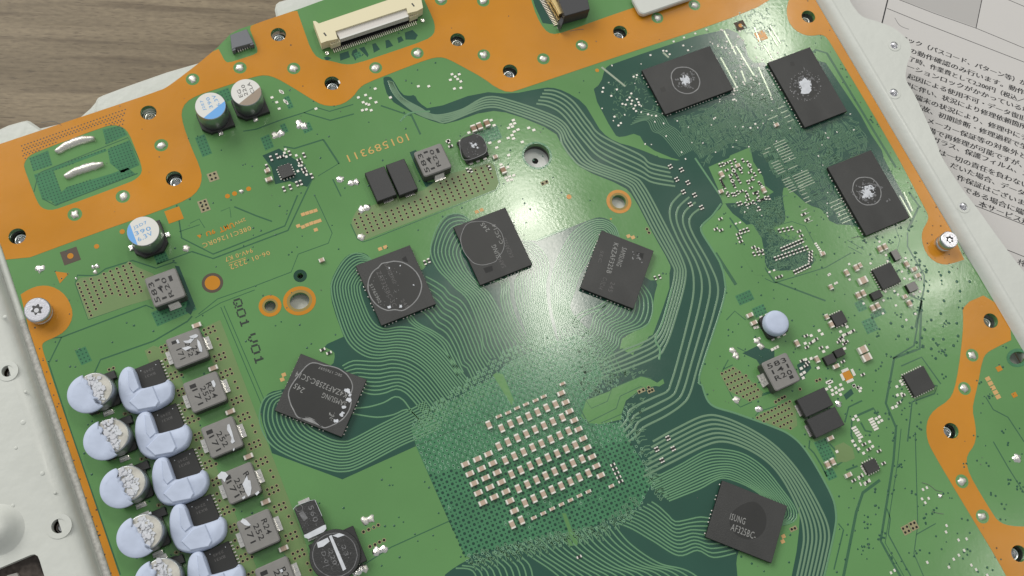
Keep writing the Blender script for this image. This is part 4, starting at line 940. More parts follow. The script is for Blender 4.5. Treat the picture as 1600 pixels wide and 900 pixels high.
for x, y in ((420, 500), (450, 490), (485, 478), (528, 470), (570, 455), (650, 452), (545, 527), (625, 533), (555, 555), (632, 563), (572, 582), (485, 550), (525, 600), (588, 605), (530, 635), (600, 635), (545, 658), (618, 665), (555, 685), (565, 712), (700, 475), (715, 500), (728, 530), (720, 570), (768, 592), (750, 635), (730, 650), (700, 672), (428, 650), (440, 675), (452, 698), (465, 722),
             (500, 785), (545, 795), (570, 793), (597, 775), (635, 760), (685, 775), (690, 810), (700, 845), (765, 780), (790, 770), (800, 800), (730, 728), (815, 680), (830, 695), (600, 890), (630, 880), (680, 890), (720, 885), (757, 870), (800, 845), (830, 850), (855, 840), (878, 830), (910, 828), (815, 560), (495, 800)):
    tiny_res(Z6(x, y), 90 if (x + y) % 3 else 0, .9, .45, .3)
ZQ = lambda x, y: (1160 + x / 6.43, 470 + y / 6.43)
for x, y in ((640, 350), (690, 350), (740, 385), (715, 405), (690, 420), (630, 428), (648, 465), (770, 300), (800, 335), (790, 470), (850, 468), (815, 510), (985, 380), (1010, 395), (1045, 410), (970, 410), (1025, 430), (1000, 365), (1015, 345), (1050, 330), (1085, 318), (1110, 300), (1050, 262), (1020, 240), (985, 310), (1025, 480), (635, 590), (655, 620), (640, 650), (590, 680), (620, 720), (590, 740), (610, 775), (600, 600), (690, 580), (760, 675), (330, 475), (300, 490), (350, 465), (150, 265), (125, 270), (165, 380), (1210, 740), (1120, 850), (1160, 870), (1185, 880), (1010, 610)):
    (tiny_res if (x * 7 + y) % 3 == 0 else tiny_pad)(ZQ(x, y), *((0,) if (x * 7 + y) % 3 == 0 else (.65, .55)))
for k in range(7):
    for s_ in range(4):
        ux, uy = (0.915, -0.405), (0.435, 0.90); u = (-3 + k) * 1.9
        c = (1324, 586.5); d = ((-1, 0), (1, 0), (0, -1), (0, 1))[s_]; o_ = 9.2
        x = c[0] + (ux[0] * u + uy[0] * o_ * d[1] if s_ > 1 else ux[0] * o_ * d[0] + uy[0] * u); y = c[1] + (ux[1] * u + uy[1] * o_ * d[1] if s_ > 1 else ux[1] * o_ * d[0] + uy[1] * u)
        if k < 6: tiny_pad((x + .9, y), .22 if s_ > 1 else .6, .6 if s_ > 1 else .22)
ZR = lambda x, y: (1230 + x / 5.29, 590 + y / 5.29)
for x, y in ((325, 95), (350, 75), (370, 105), (375, 140), (405, 125), (430, 105), (440, 60), (455, 95), (440, 140), (400, 85), (550, 70), (580, 85), (600, 110), (565, 320), (545, 345), (585, 350), (540, 525), (560, 560), (600, 525), (680, 530), (760, 325), (780, 355), (735, 340), (755, 370), (590, 590), (630, 625), (705, 570), (910, 145), (945, 135), (870, 250), (900, 238), (935, 30), (950, 55), (905, 75), (410, 612)):
    tiny_pad(ZR(x, y), .6, .55)
for a_, b_, n in ((ZR(550, 415), ZR(605, 495), 5), (ZR(690, 345), ZR(735, 425), 5)): pad_row(a_, b_, n, 1.15, .42)
for x, y in ((340, 35), (355, 40)): tiny_pad(ZR(x, y), 1.3, .5, 0)
for x, y in ((675, 592), (635, 550), (760, 605), (797, 708), (550, 850), (660, 862), (610, 815), (925, 205), (960, 145)): tiny_res(ZR(x, y), 0)
for x, y in ((615, 735), (622, 748), (630, 760), (638, 772), (645, 785), (652, 798)): tiny_pad(ZR(x, y), .5, .25)
for x, y in ((590, 830), (620, 805), (640, 880), (605, 880), (680, 850)): tiny_pad(ZR(x, y), .3, .75)
for x, y in ((968, 360), (992, 348), (962, 418), (982, 442), (1075, 402), (1003, 415), (1115, 585), (1112, 625), (1190, 675), (1240, 668), (1225, 740), (1160, 795), (1192, 770), (1270, 832), (1300, 860), (790, 865), (768, 880), (995, 815), (1130, 845), (1370, 895)):
    tiny_pad((1200 + x / 4, 675 + y / 4), .42, .55)
ZA = lambda x, y: (800 + x / 4, y / 4)
for x, y in ((745, 585), (720, 625), (750, 630), (780, 620), (710, 655), (745, 650), (770, 660), (795, 655), (760, 680), (775, 695), (790, 640), (735, 610), (865, 345), (945, 318), (965, 320), (985, 340), (1100, 315), (1070, 285), (1010, 260), (1075, 235), (1145, 210), (1215, 185), (570, 550), (565, 575), (655, 560), (760, 480), (780, 470), (680, 770), (665, 785), (900, 725), (850, 715), (1520, 775), (1490, 800), (690, 650), (620, 600), (640, 730)):
    tiny_pad(ZA(x, y), .45, .4)
ZB = lambda x, y: (400 + x / 4, y / 4)
for x, y in ((1015, 540), (1080, 540), (1225, 465), (1245, 480), (1270, 465), (1280, 510), (1280, 550), (1240, 555), (1215, 500), (1260, 495), (685, 595), (670, 640), (690, 650), (715, 615), (750, 640), (745, 555), (705, 655), (690, 685), (665, 690), (640, 610), (720, 690), (840, 610), (375, 680), (100, 610), (130, 640), (145, 680)):
    tiny_pad(ZB(x, y), .6, .5)
for x, y in ((102, 292), (120, 306), (135, 322), (155, 592), (175, 620), (190, 650), (840, 0)): tiny_pad((425 + x / 8, 143 + (y - 292) / 20), .35, .8)
ZC = lambda x, y: (700 + x / 7.5, 170 + y / 7.5)
for x, y in ((765, 135), (780, 172), (735, 185), (755, 210), (710, 225), (820, 245), (775, 268), (750, 310), (705, 343), (768, 350), (945, 225), (1005, 250), (245, 280), (505, 135), (540, 195), (570, 455), (600, 385), (490, 400), (710, 545), (700, 685), (620, 655), (680, 810), (720, 795), (745, 830), (700, 840), (770, 780), (240, 635), (350, 600), (870, 390)):
    tiny_pad(ZC(x, y), .7, .5)
for x, y in ((5, 380), (230, 715), (270, 720), (490, 690)): tiny_res(ZC(x, y), 90)
ZD = lambda x, y: (1290 + x / 6.43, 370 + y / 6.43)
for x, y in ((605, 185), (450, 268), (622, 245), (600, 550), (580, 640), (705, 690), (800, 215), (765, 350), (790, 420), (845, 425), (945, 430), (885, 578), (945, 550), (240, 430), (380, 670), (575, 770), (810, 835), (900, 775), (40, 375), (95, 470), (110, 462), (30, 385), (540, 50), (725, 580), (690, 545), (235, 275)):
    tiny_pad(ZD(x, y), .5, .45)
for _ in range(170):
    p = (rg.uniform(940, 1335), rg.uniform(55, 345)); c_ = P(*p)
    if inside(c_, DARKS[2]) and not any(inside(c_, g) for g in GO): tiny_pad(p, rg.uniform(.2, .42), rg.uniform(.18, .3), rg.choice((0, 45, 90)))
for _ in range(60):
    p = (rg.uniform(1120, 1215), rg.uniform(45, 160)); tiny_pad(p, rg.uniform(.3, .6), rg.uniform(.25, .4), rg.choice((0, 45, 90)))
pads.build('tinned_pad', M_WHITEEND, board, kind='stuff'); rbod.build('resistor_body', M_BLACK, board, kind='stuff'); rend.build('resistor_end', M_WHITEEND, board, kind='stuff')

for pts in ([(1440, 754), (1452, 758), (1462, 766), (1472, 768)], [(1456, 799), (1466, 802), (1474, 803)], [(1398, 28), (1406, 40), (1420, 46)], [(64, 192), (84, 190), (96, 196)], [(912, 46), (899, 47), (890, 49)], [(1330, 372), (1346, 370), (1352, 380)]):
    q = MB(); q.ribbon(spline([tuple(P(*p)[:2]) for p in pts], .5), .09, .04, .1); q.build('lint_fibre', M_PASTES, board)

q = MB()
for _ in range(150):
    c_ = P(rg.uniform(30, 1560), rg.uniform(60, 900))
    if inside(c_, BOARD2): q.prism(blob(c_, rg.uniform(.04, .11), .4, 6, rg), .045, .1)
q.build('dust_specks', M_PASTES, board, kind='stuff')

# lettering on the board
text('101589311', (637.5, 214), (543.5, 248), 1.72, .02, M_PRINT, board, 'printed_code', .02, 0)
text('08EC11260RC', (392, 356), (317, 384), 1.0, .02, M_PRINT, board, 'printed_code', .02, .0)
text('2MV', (383.5, 342.5), (366.5, 350), .75, .02, M_PRINT, board, 'printed_code')
text('UMT', (365.5, 351), (343, 360), 1.15, .02, M_ORANGE, board, 'printed_code', .02, .03)
text('9U', (336, 361), (322, 366), 1.0, .02, M_ORANGE, board, 'printed_code', .02, .03)
sheet('printed_triangle', [(307.5, 368), (314.5, 366), (313, 372.5)], M_ORANGE, .03, 0)
text('94V-0 K7', (394.5, 391), (352, 406), .95, .02, M_PRINT, board, 'printed_code')
text('2252', (385.5, 408), (359.5, 418), 1.15, .02, M_PRINT, board, 'printed_code')
pline_ = MB(); pline_.ribbon(PM([(384, 402.5), (357, 411.5)]), .12, .001, .03); pline_.build('printed_rule', M_PRINT, board)
text('06-01', (421.5, 394.5), (394.5, 405), .95, .02, M_PRINT, board, 'printed_code')
DOTS = {'Q': ('01110', '10001', '10001', '10001', '10101', '10010', '01101'), '0': ('01110', '10001', '10001', '10001', '10001', '10001', '01110'),
        '1': ('00100', '01100', '00100', '00100', '00100', '00100', '01110'), 'V': ('10001', '10001', '10001', '10001', '01010', '01010', '00100')}
def dot_stamp(word, a, b, h):
    A, B = P(*a), P(*b); u = (B - A).normalized(); v = Vector((-u.y, u.x, 0)); step = (B - A).length / (len(word) * 6 - 1)
    q = MB(); ang = math.atan2(u.y, u.x)
    for n_, ch in enumerate(word):
        for row in range(7):
            for col in range(5):
                if DOTS[ch][row][col] == '1': q.prism(rect(A + u * step * (n_ * 6 + col + .5) + v * h * (.5 - (row + .5) / 7), step * 1.1, h / 7 * 1.12, ang), .001, .018 + .0004 * ((row * 5 + col + n_ * 3) % 7))
    q.build('printed_code', M_PRINTG, board, kind='stuff')
dot_stamp('Q01', (369.5, 467), (384.5, 511), 1.75); dot_stamp('V01', (392, 522), (407, 569), 1.75)

# ------------------------------------------------------------------ components standing on the board
def quad_frame(corners, z, snap=None):
    q = PM(corners, z); c = (q[0] + q[1] + q[2] + q[3]) / 4
    u = (q[1] - q[0] + q[2] - q[3]) / 2; v = (q[0] - q[3] + q[1] - q[2]) / 2
    ang = math.atan2(u.y, u.x) if snap is None else math.radians(snap)
    return c, ang, u.length, v.length

def marks(root, z, items, m):
    for body, a, b, hpx in items: text(body, a, b, hpx * MMPX, z, m, root, 'marking', .008)

def ring_mark(root, pts, z, wpx, m, name='dried_ring'):
    pl = spline([tuple(P(*p, z)[:2]) for p in pts + pts[:1]], .4)[:-1]
    q = MB(); q.ribbon([(p.x + rg.uniform(-.02, .02), p.y + rg.uniform(-.02, .02)) for p in pl], wpx * MMPX, z, z + .02, closed=True); return q.build(name, m, root), pl

def crumbs(root, z, items, m, name='residue', h=.05):
    q = MB()
    for px, r in items: q.prism(blob(P(*px, z), r * MMPX, .45, 11, rg), z, z + h * rg.uniform(.5, 1.3))
    return q.build(name, m, root, kind='stuff')

CH = 1.15
def memory_chip(corners, snap, label, group, balls):
    c, ang, l, wd = quad_frame(corners, CH, snap)
    q = MB(); q.rprism(rect(c, l, wd, ang), .34, CH, .05, 0, 1, True)
    root = q.build('memory_chip', [M_CHIP, M_CHIPS], None, (c.x, c.y, 0), label=label, category='memory chip', group=group)
    s_ = MB(); s_.prism(rect(c, l - .25, wd - .25, ang), .20, .36); s_.build('package_substrate', M_CHIPS, root)
    u = Vector((math.cos(ang), math.sin(ang), 0)); v = Vector((-u.y, u.x, 0)); b_ = MB()
    for side in balls:
        L = l if side in 'tb' else wd; n = int(L / .75)
        for k in range(1, n):
            if rg.random() < .35: continue
            t = -L / 2 + L * k / n
            p = c + (u * t + v * (wd / 2 + .06) * (1 if side == 't' else -1) if side in 'tb' else v * t + u * (l / 2 + .06) * (1 if side == 'r' else -1))
            b_.lathe(p, [(.10, 0.02), (.19, .10), (.17, .2), (.06, .26)], 7)
    b_.build('solder_balls', M_SOLDERW, root, kind='stuff')
    return root, c, ang, l, wd
GG, GN = 'graphics memory chips around the processor', 'large storage chips at the upper right'
Z6a = lambda pts, ox, oy, s: [(ox + x / s, oy + y / s) for x, y in pts]

# lower left memory chip
root, *_ = memory_chip([(468.3, 553), (572.5, 591.7), (535, 683), (430, 641.7)], -45, 'dark memory chip with wavy ring and white crumbs, lower left of the processor', GG, 'lrb')
RG = Z6a([(455, 165), (520, 185), (585, 195), (650, 215), (730, 270), (775, 340), (785, 400), (765, 470), (770, 540), (745, 620), (690, 690), (600, 745), (530, 770), (490, 755), (440, 710), (370, 675), (280, 675), (235, 610), (200, 530), (185, 450), (215, 370), (265, 300), (310, 240), (360, 185), (410, 162)], 420, 540, 6)
m_ = MB(); m_.prism([tuple(P(*p, CH)[:2]) for p in chaikin(RG, 1)], CH, CH + .004); m_.build('residue', M_CHIPD, root)
ring_mark(root, RG, CH, 1.7, M_RING)
m_ = MB(); m_.prism(PM(Z6a([(285, 672), (370, 674), (440, 705), (505, 762), (420, 730), (340, 700)], 420, 540, 6), CH), CH, CH + .02); m_.build('residue', M_RING, root)
marks(root, CH + .004, [('K4ZAF325BC-SC14', (542, 618), (462, 584), 8.5), ('SAMSUNG', (540.5, 632), (503.5, 617), 8), ('245', (474.5, 611), (460, 602), 8.5), ('SEC 1765597', (534, 587), (498, 574), 4)], M_CHIPTXT)
crumbs(root, CH, [((543.5, 610), 4.3), ((547, 617), 2.3), ((544.5, 625), 3.2), ((538, 636), 3.2), ((533, 648.5), 2.8), ((536, 645), 2.0), ((527, 657), 2.4), ((524, 658), 2.2)], M_PASTE, 'white_residue', .12)
crumbs(root, CH, [((519 + rg.uniform(-4, 4), 651 + rg.uniform(-6, 6)), rg.uniform(.4, .9)) for _ in range(22)], M_CHIPTXT)

# upper left memory chip
root, *_ = memory_chip([(555.8, 416.7), (639, 381.7), (681.7, 474), (596.7, 509)], 0, 'dark memory chip bearing a large neat dried ring and two white specks', GG, 'lbr')
RG = Z6a([(450, 228), (530, 240), (600, 275), (660, 330), (700, 400), (712, 470), (690, 550), (640, 620), (570, 675), (520, 692), (465, 682), (400, 690), (330, 665), (265, 610), (225, 540), (210, 470), (220, 400), (255, 330), (310, 285), (340, 252), (400, 240)], 540, 370, 6)
m_ = MB(); m_.prism([tuple(P(*p, CH)[:2]) for p in chaikin(RG, 1)], CH, CH + .004); m_.build('residue', M_CHIPD, root)
ring_mark(root, RG, CH, 1.8, M_RING)
marks(root, CH + .004, [('SAMSUNG', (603, 412), (617, 442), 6), ('ZAF325BC-SC', (591, 424), (617, 479), 7), ('245', (628, 468), (637, 481), 6)], M_CHIPTXD)
marks(root, CH + .006, [('S1765902', (579, 444), (594, 473), 5)], M_CHIPTXT)
crumbs(root, CH, [((608, 480), 2.5), ((626, 479), 2.6), ((646.5, 445.5), 1.2), ((608, 419), 1.2), ((625.5, 415.5), 1.1)], M_PASTE, 'white_residue', .08)
crumbs(root, CH, [((605 + rg.uniform(-22, 22), 440 + rg.uniform(-24, 38)), rg.uniform(.25, .6)) for _ in range(60)], M_RING)
m_ = MB(); m_.prism(PM([(628, 404), (634, 400), (638, 410), (630, 408)], CH), CH, CH + .004); m_.build('marking', M_CHIPS, root)

# top centre memory chip
root, *_ = memory_chip([(709, 356), (789, 323), (832, 413), (750.6, 445.7)], 0, 'dark memory chip with thin off-centre ring, touching the bright reflection in the middle', GG, 'br')
RG = Z6a([(430, 265), (500, 258), (570, 265), (640, 300), (690, 350), (712, 410), (720, 470), (700, 530), (665, 575), (645, 610), (600, 628), (530, 642), (460, 628), (415, 590), (375, 540), (345, 470), (338, 400), (360, 330), (390, 285)], 660, 300, 5.63)
m_ = MB(); m_.prism([tuple(P(*p, CH)[:2]) for p in chaikin(RG, 1)], CH, CH + .004); m_.build('residue', M_CHIPD, root)
ring_mark(root, RG, CH, 1.0, M_RING)
marks(root, CH + .004, [('245', (763, 361), (753, 349), 7), ('SUNG', (779.5, 403), (771, 383), 7.5), ('C-SC14', (784, 381), (771, 351), 6)], M_CHIPTXT)
marks(root, CH + .002, [('K4ZAF325', (800, 402), (787, 372), 7), ('SAM', (788, 418), (781, 404), 7)], M_CHIPTXD)
m_ = MB(); m_.prism(PM([(755, 419), (769, 415), (770.5, 423), (759, 427)], CH), CH, CH + .004); m_.build('marking', M_CHIPS, root)

# right centre memory chip
root, *_ = memory_chip([(939, 360), (1021, 391), (991, 481.7), (907.5, 451)], -45, 'dark memory chip without a ring, scratched pale marking, right of the bright reflection', GG, 'lb')
marks(root, CH + .004, [('SAMSUNG', (976, 387), (966.5, 416), 8), ('K4ZAF325B', (963, 380), (951, 427), 8)], M_CHIPTXT)
marks(root, CH + .002, [('C-SC14', (946, 434), (938, 452), 7), ('245', (958, 441), (953, 456), 7), ('SEC', (941, 392), (937, 410), 5)], M_CHIPTXD)
crumbs(root, CH, [((993 + rg.uniform(-5, 6), 399 + rg.uniform(-6, 7)), rg.uniform(.5, 1.2)) for _ in range(12)] + [((1003, 410), 1.3), ((1000, 405), 1.2)], M_RING, 'residue', .03)
m_ = MB(); m_.prism(PM([(994, 394), (1006, 396), (1004, 405)], CH), CH, CH + .004); m_.build('marking', M_CHIPS, root)

# lower right memory chip
root, *_ = memory_chip([(1127.5, 750), (1229, 790), (1207, 880), (1104, 840)], -45, 'dark memory chip with marking legible only inside a faint round patch, at the lower right', GG, 'l')
RG = [(1166, 785), (1180, 783), (1191, 792), (1198, 806), (1197, 824), (1190, 836), (1178, 843), (1163, 843), (1148, 835), (1140, 822), (1140, 808), (1148, 795)]
m_ = MB(); m_.prism([tuple(P(*p, CH)[:2]) for p in chaikin(RG, 2)], CH, CH + .004); m_.build('residue', M_CHIPD, root)
marks(root, CH + .005, [('ISUNG', (1141, 806.5), (1164.5, 815), 10), ('AF325BC-', (1142.5, 823), (1181, 838), 10.5)], M_CHIPTXT)

# three larger packages, upper right
def smear(root, c, r, z, n, seed):
    rr = random.Random(seed); core, haze_ = MB(), MB()
    for _ in range(n):
        a_ = rr.uniform(0, 6.28); d = abs(rr.gauss(0, .38)) * r
        p = (c[0] + d * math.cos(a_), c[1] + d * math.sin(a_))
        (core if d < r * .36 else haze_).prism(blob(P(*p, z), rr.uniform(.6, 1.9) * MMPX, .5, 9, rr, rr.uniform(.8, 2.9) * MMPX, rr.uniform(0, 3)), z, z + .02 + .02 * rr.random())
    core.build('white_residue', M_PASTE, root, kind='stuff'); haze_.build('residue', M_PASTES, root, kind='stuff')
root, *_ = memory_chip([(1002, 110), (1111, 71), (1144.5, 140), (1040.7, 178)], 0, 'wide dark storage chip with complete pale ring around a white smear, topmost', GN, 'lb')
RG = [(1049, 122), (1050, 114), (1056, 107), (1066, 105), (1076, 106), (1085, 111), (1091, 119), (1093.5, 129), (1090, 139), (1081, 145), (1070, 146), (1060, 142), (1053, 135)]
m_ = MB(); m_.prism([tuple(P(*p, CH)[:2]) for p in chaikin(RG, 1)], CH, CH + .004); m_.build('residue', M_CHIPD, root)
ring_mark(root, RG, CH, 1.8, M_RING); smear(root, (1071, 125), 20, CH, 120, 1)
m_ = MB(); m_.prism(PM([(1031, 138), (1038, 135), (1041, 142), (1034, 145)], CH), CH, CH + .004); m_.build('marking', M_CHIPD, root)
root, *_ = memory_chip([(1200, 96), (1265.5, 75), (1324, 172.5), (1257.5, 200)], 0, 'tall dark storage chip with a thick white star-shaped smear and no ring', GN, 'l')
m_ = MB(); m_.prism(blob(P(1258, 134, CH), 3.1, .08, 20, rg), CH, CH + .004); m_.build('residue', M_CHIPD, root)
smear(root, (1258, 134), 26, CH, 170, 2); crumbs(root, CH, [((1258 + 23 * math.cos(t_ / 5.5) + rg.uniform(-1.5, 1.5), 135 + 22 * math.sin(t_ / 5.5) + rg.uniform(-1.5, 1.5)), rg.uniform(.4, 1.2)) for t_ in range(34)], M_RING)
st = MB(); st.prism(PM([(1248, 128), (1254, 126), (1257, 121), (1262, 126), (1267, 126), (1265, 134), (1268, 141), (1264, 146), (1257, 147), (1251, 146), (1253, 138)], CH), CH + .001, CH + .05); st.build('white_residue', M_PASTE, root)
m_ = MB(); m_.prism(PM([(1234, 97), (1240, 96), (1242, 102), (1236, 104)], CH), CH, CH + .004); m_.build('marking', M_CHIPD, root)
root, *_ = memory_chip([(1292, 262.5), (1360, 234), (1422.5, 339), (1355, 367.5)], 0, 'tall dark storage chip with mottled pale ring, lowest of the three beside the orange strip', GN, 'lb')
RG = [(1332, 297), (1334, 286), (1340, 279), (1351, 277), (1362, 279), (1370, 286), (1376, 297), (1376, 308), (1370, 317), (1360, 320), (1349, 319), (1339, 311)]
m_ = MB(); m_.prism([tuple(P(*p, CH)[:2]) for p in chaikin(RG, 1)], CH, CH + .004); m_.build('residue', M_CHIPD, root)
ring_mark(root, RG, CH, 1.7, M_RING); smear(root, (1356, 300), 30, CH, 170, 4)

# smaller dark packages
def small_chip(name, corners, h, label, cat, pins=True, top=None, group=None, snap=None, body=None):
    c, ang, l, wd = quad_frame(corners, h, snap)
    q = MB(); q.rprism(rect(c, l, wd, ang), .03, h, .06, 0, 1)
    root = q.build(name, [top or M_CHIP, body or M_CHIPS], None, (c.x, c.y, 0), label=label, category=cat, group=group)
    if pins:
        u = Vector((math.cos(ang), math.sin(ang), 0)); v = Vector((-u.y, u.x, 0)); b_ = MB()
        for d, e, L, D in ((u, v, l, wd), (v, u, wd, l)):
            n = max(2, int(L / .55))
            for s_ in (-1, 1):
                for k in range(n):
                    p = c + d * (-L / 2 + L * (k + .5) / n) + e * s_ * (D / 2 + .1)
                    b_.prism(rect(p, .22 if d is u else .42, .42 if d is u else .22, ang), .001, .16)
        b_.build('contact_pads', M_WHITEEND, root, kind='stuff')
    return root
small_chip('controller_chip', [(1361.5, 422), (1389.5, 411), (1410, 437), (1382, 453)], .85, 'square dark controller chip among tan capacitors left of the right screw', 'chip', snap=0)
small_chip('controller_chip', [(1411, 586), (1444, 571), (1460, 604), (1430, 621)], .85, 'square dark controller chip alone beside the winding orange border at right', 'chip', snap=0)
small_chip('controller_chip', [(1296, 492.5), (1316, 485), (1324.5, 502), (1309, 510)], .8, 'small dark chip to the upper right of the pale blue round capacitor', 'chip', snap=0)
small_chip('controller_chip', [(1347, 725), (1366, 716), (1375.5, 731), (1358.5, 742)], .7, 'small dark chip below the double black block at lower right', 'chip', snap=0)
small_chip('controller_chip', [(433, 260), (453, 255), (460, 272.5), (440, 279)], .8, 'small dark chip ringed by tiny resistors left of the orange number 101589311', 'chip', snap=0)
BLK = 'small black power blocks near the right edge'
for cs, lb, mt in (([(1286, 558), (1300, 552), (1309, 563), (1294, 572)], 'small charcoal block between two tan capacitors, left of its darker twin', M_CHIP),
                   ([(1302, 548), (1315.5, 543), (1322.5, 552), (1309, 560)], 'small black block tucked against the charcoal block below the small chip', M_CHIPD),
                   ([(1392, 393), (1400, 389.5), (1410, 402), (1400.5, 408)], 'small taupe block just above the controller chip near the right screw', M_INDT),
                   ([(1416, 446), (1428, 438.5), (1435.5, 449), (1424, 458.7)], 'small taupe block just right below the controller chip near the right screw', M_INDT),
                   ([(1358.5, 458.7), (1374, 452.5), (1380, 461), (1368, 470)], 'small charcoal block touching the bottom corner of the controller chip near the right screw', M_CHIP)):
    small_chip('power_block', cs, 1.0, lb, 'power block', False, mt, BLK, 0)

def mosfet(corners, h, label, group, side):
    c, ang, l, wd = quad_frame(corners, h, 0)
    q = MB(); q.rprism(rect(c, l, wd, ang), .25, h, .12, 0, 1)
    root = q.build('power_block', [mat('black_moulding', (.032, .032, .033), .45, noise=.1, bump=.1) if 'black_moulding' not in MATS else MATS['black_moulding'], M_CHIPS], None, (c.x, c.y, 0), label=label, category='power block', group=group)
    t = MB(); n = 4
    if side == 'b':
        t.prism(rect((c.x + .3, c.y - wd / 2 - .12), l * .5, .5), .02, .42)
    else:
        t.prism(rect((c.x - l / 2 - .25, c.y - .1), .6, wd * .6), .02, .5)
    t.build('terminal', M_SILVER, root)
    return root
mosfet([(570, 269.5), (599.7, 260), (621.5, 304.5), (589, 314)], 1.9, 'left of two tall black blocks standing side by side next to the grey coil', 'pair of black blocks beside the upper coil', 'b')
mosfet([(603.5, 256), (632.5, 248.5), (652.5, 295), (623, 306)], 1.9, 'right of two tall black blocks, wedged between its twin and the grey coil', 'pair of black blocks beside the upper coil', 'b')
mosfet([(1244, 623), (1288.6, 606), (1303, 632.5), (1260, 652)], 1.7, 'upper of two flat black blocks joined below the right grey coil', 'pair of black blocks below the right coil', 'l')
mosfet([(1261, 655), (1305.6, 635), (1319, 663), (1275, 686)], 1.7, 'lower of two flat black blocks joined below the right grey coil', 'pair of black blocks below the right coil', 'l')

# grey power inductors
def inductor(corners, h, label, group, lines, term, paste=(), mark=None, snap=0):
    c, ang, l, wd = quad_frame(corners, h, snap)
    base = rrect(c, l, wd, .55, ang)
    q = MB(); q.rprism(base, .15, h, .22, 0, 1)
    root = q.build('power_inductor', [M_INDT, M_INDS], None, (c.x, c.y, 0), label=label, category='inductor', group=group)
    for s_ in (-1, 1):
        t = MB()
        if term == 'y':
            x0, y0 = c.x + (.3 if s_ < 0 else 0), c.y + s_ * (wd / 2)
            t.prism(rect((x0, y0 + s_ * .42), l * .38, .85), .02, .38); t.prism(rect((x0, y0 + s_ * .05), l * .34, .14), .3, h * .62)
        else:
            x0, y0 = c.x + s_ * (l / 2), c.y + .1
            t.prism(rect((x0 + s_ * .5, y0), 1.0, wd * .42), .02, .4); t.prism(rect((x0 + s_ * .05, y0), .14, wd * .38), .3, h * .6); t.ring((x0 + s_ * .55, y0), .3, .5, .55, 10, .3)
        t.build('terminal', M_SILVER, root)
    for body, a, b, hp in lines: text(body, a, b, hp * MMPX, h, M_INDTXT, root, 'marking', .012, .012)
    if mark:
        t = MB(); t.prism(rect(P(*mark[0], h), mark[1] * MMPX, mark[2] * MMPX, 0), h, h + .012); t.build('marking', M_INDTXT, root)
    for poly in paste:
        t = MB(); t.prism(PM(poly, h), h, h + .09); t.build('white_residue', M_PASTE, root)
    return root
G1, G2 = 'grey coils marked R20', 'column of grey coils marked R24 beside the blue putty'
inductor([(645.5, 237.5), (690, 223), (706, 261), (663.4, 277)], 3.0, 'grey coil marked R20 141 583 beside two tall black blocks under the orange number', G1,
         [('R20', (686.5, 260), (673, 234), 7), ('141', (677, 264.5), (664.5, 236.5), 7), ('583', (669, 269.5), (655, 240.5), 8)], 'y', mark=((684, 235.5), 4.5, 8))
inductor([(227, 436), (274, 416), (290, 462), (240, 482)], 3.0, 'grey coil marked R20 141 583 below the blue and white capacitor at the left', G1,
         [('R20', (269, 464), (254, 434), 7), ('141', (257.5, 467), (245, 436), 7), ('583', (247.5, 472.5), (234.5, 441.5), 8)], 'y', mark=((266.5, 435), 5, 9))
inductor([(1189, 566), (1230, 551), (1252, 594), (1212, 612)], 3.0, 'grey coil marked R20 141 583 upright near the pale blue round capacitor at right', G1,
         [('583', (1199, 573.5), (1228, 561.5), 8), ('141', (1206.5, 582), (1232, 571), 7), ('R20', (1211, 592), (1237, 580), 8)], 'x', mark=((1236.5, 589), 7, 5))
IQ = lambda pts: [(230 + x / 5, 500 + y / 5) for x, y in pts]
IR = lambda pts: [(330 + x / 5.63, 640 + y / 5.63) for x, y in pts]
IS = lambda pts: [(360 + x / 6.67, 780 + y / 6.67) for x, y in pts]
def coil_lines(R0, R1, A0, A1, B0, B1, skip=False): return ([] if skip else [('R24', R0, R1, 8)]) + [('252', A0, A1, 8), ('171', B0, B1, 8)]
COILH = 2.6
inductor([(258, 530), (310, 512), (328, 556), (274, 578)], COILH, 'first grey coil of the column, topmost, its marking half buried in white smears', G2,
         [('24', (303, 541), (310, 554), 8), ('252', (292, 535), (299, 557), 7), ('171', (279, 545), (286, 561), 8)], 'x',
         [IQ([(280, 165), (320, 160), (350, 140), (365, 150), (340, 180), (300, 180)]), IQ([(390, 150), (410, 170), (430, 220), (430, 250), (410, 245), (395, 200)]), IQ([(225, 158), (240, 150), (255, 180), (238, 185)]), IQ([(270, 220), (320, 205), (350, 215), (300, 240)]), IQ([(330, 130), (380, 110), (400, 120), (390, 135), (350, 150)])], ((272, 535), 7, 5))
inductor([(285, 598), (338, 580), (356, 624), (301, 647)], COILH, 'second grey coil of the column, marking clear, small white smear at top right', G2,
         coil_lines((325, 598), (337, 621), (316, 604), (327, 626), (304, 608), (314, 632)), 'x', [IQ([(500, 480), (520, 470), (535, 500), (530, 525), (515, 520)])], ((301.5, 603.5), 9, 6))
inductor([(313, 668), (362, 650), (382.4, 695), (330, 718)], COILH, 'third grey coil of the column, crossed by a white drip down its right half', G2,
         [('2', (355, 677), (357, 681), 8), ('252', (341, 675), (354, 697), 8), ('171', (330, 681), (342, 704), 8)], 'x',
         [IR([(142, 135), (160, 125), (172, 160), (185, 200), (200, 260), (210, 280), (185, 300), (172, 285), (180, 250), (160, 210), (140, 180)]), IR([(190, 350), (205, 335), (205, 355), (195, 365)])], ((327.5, 675), 9, 6))
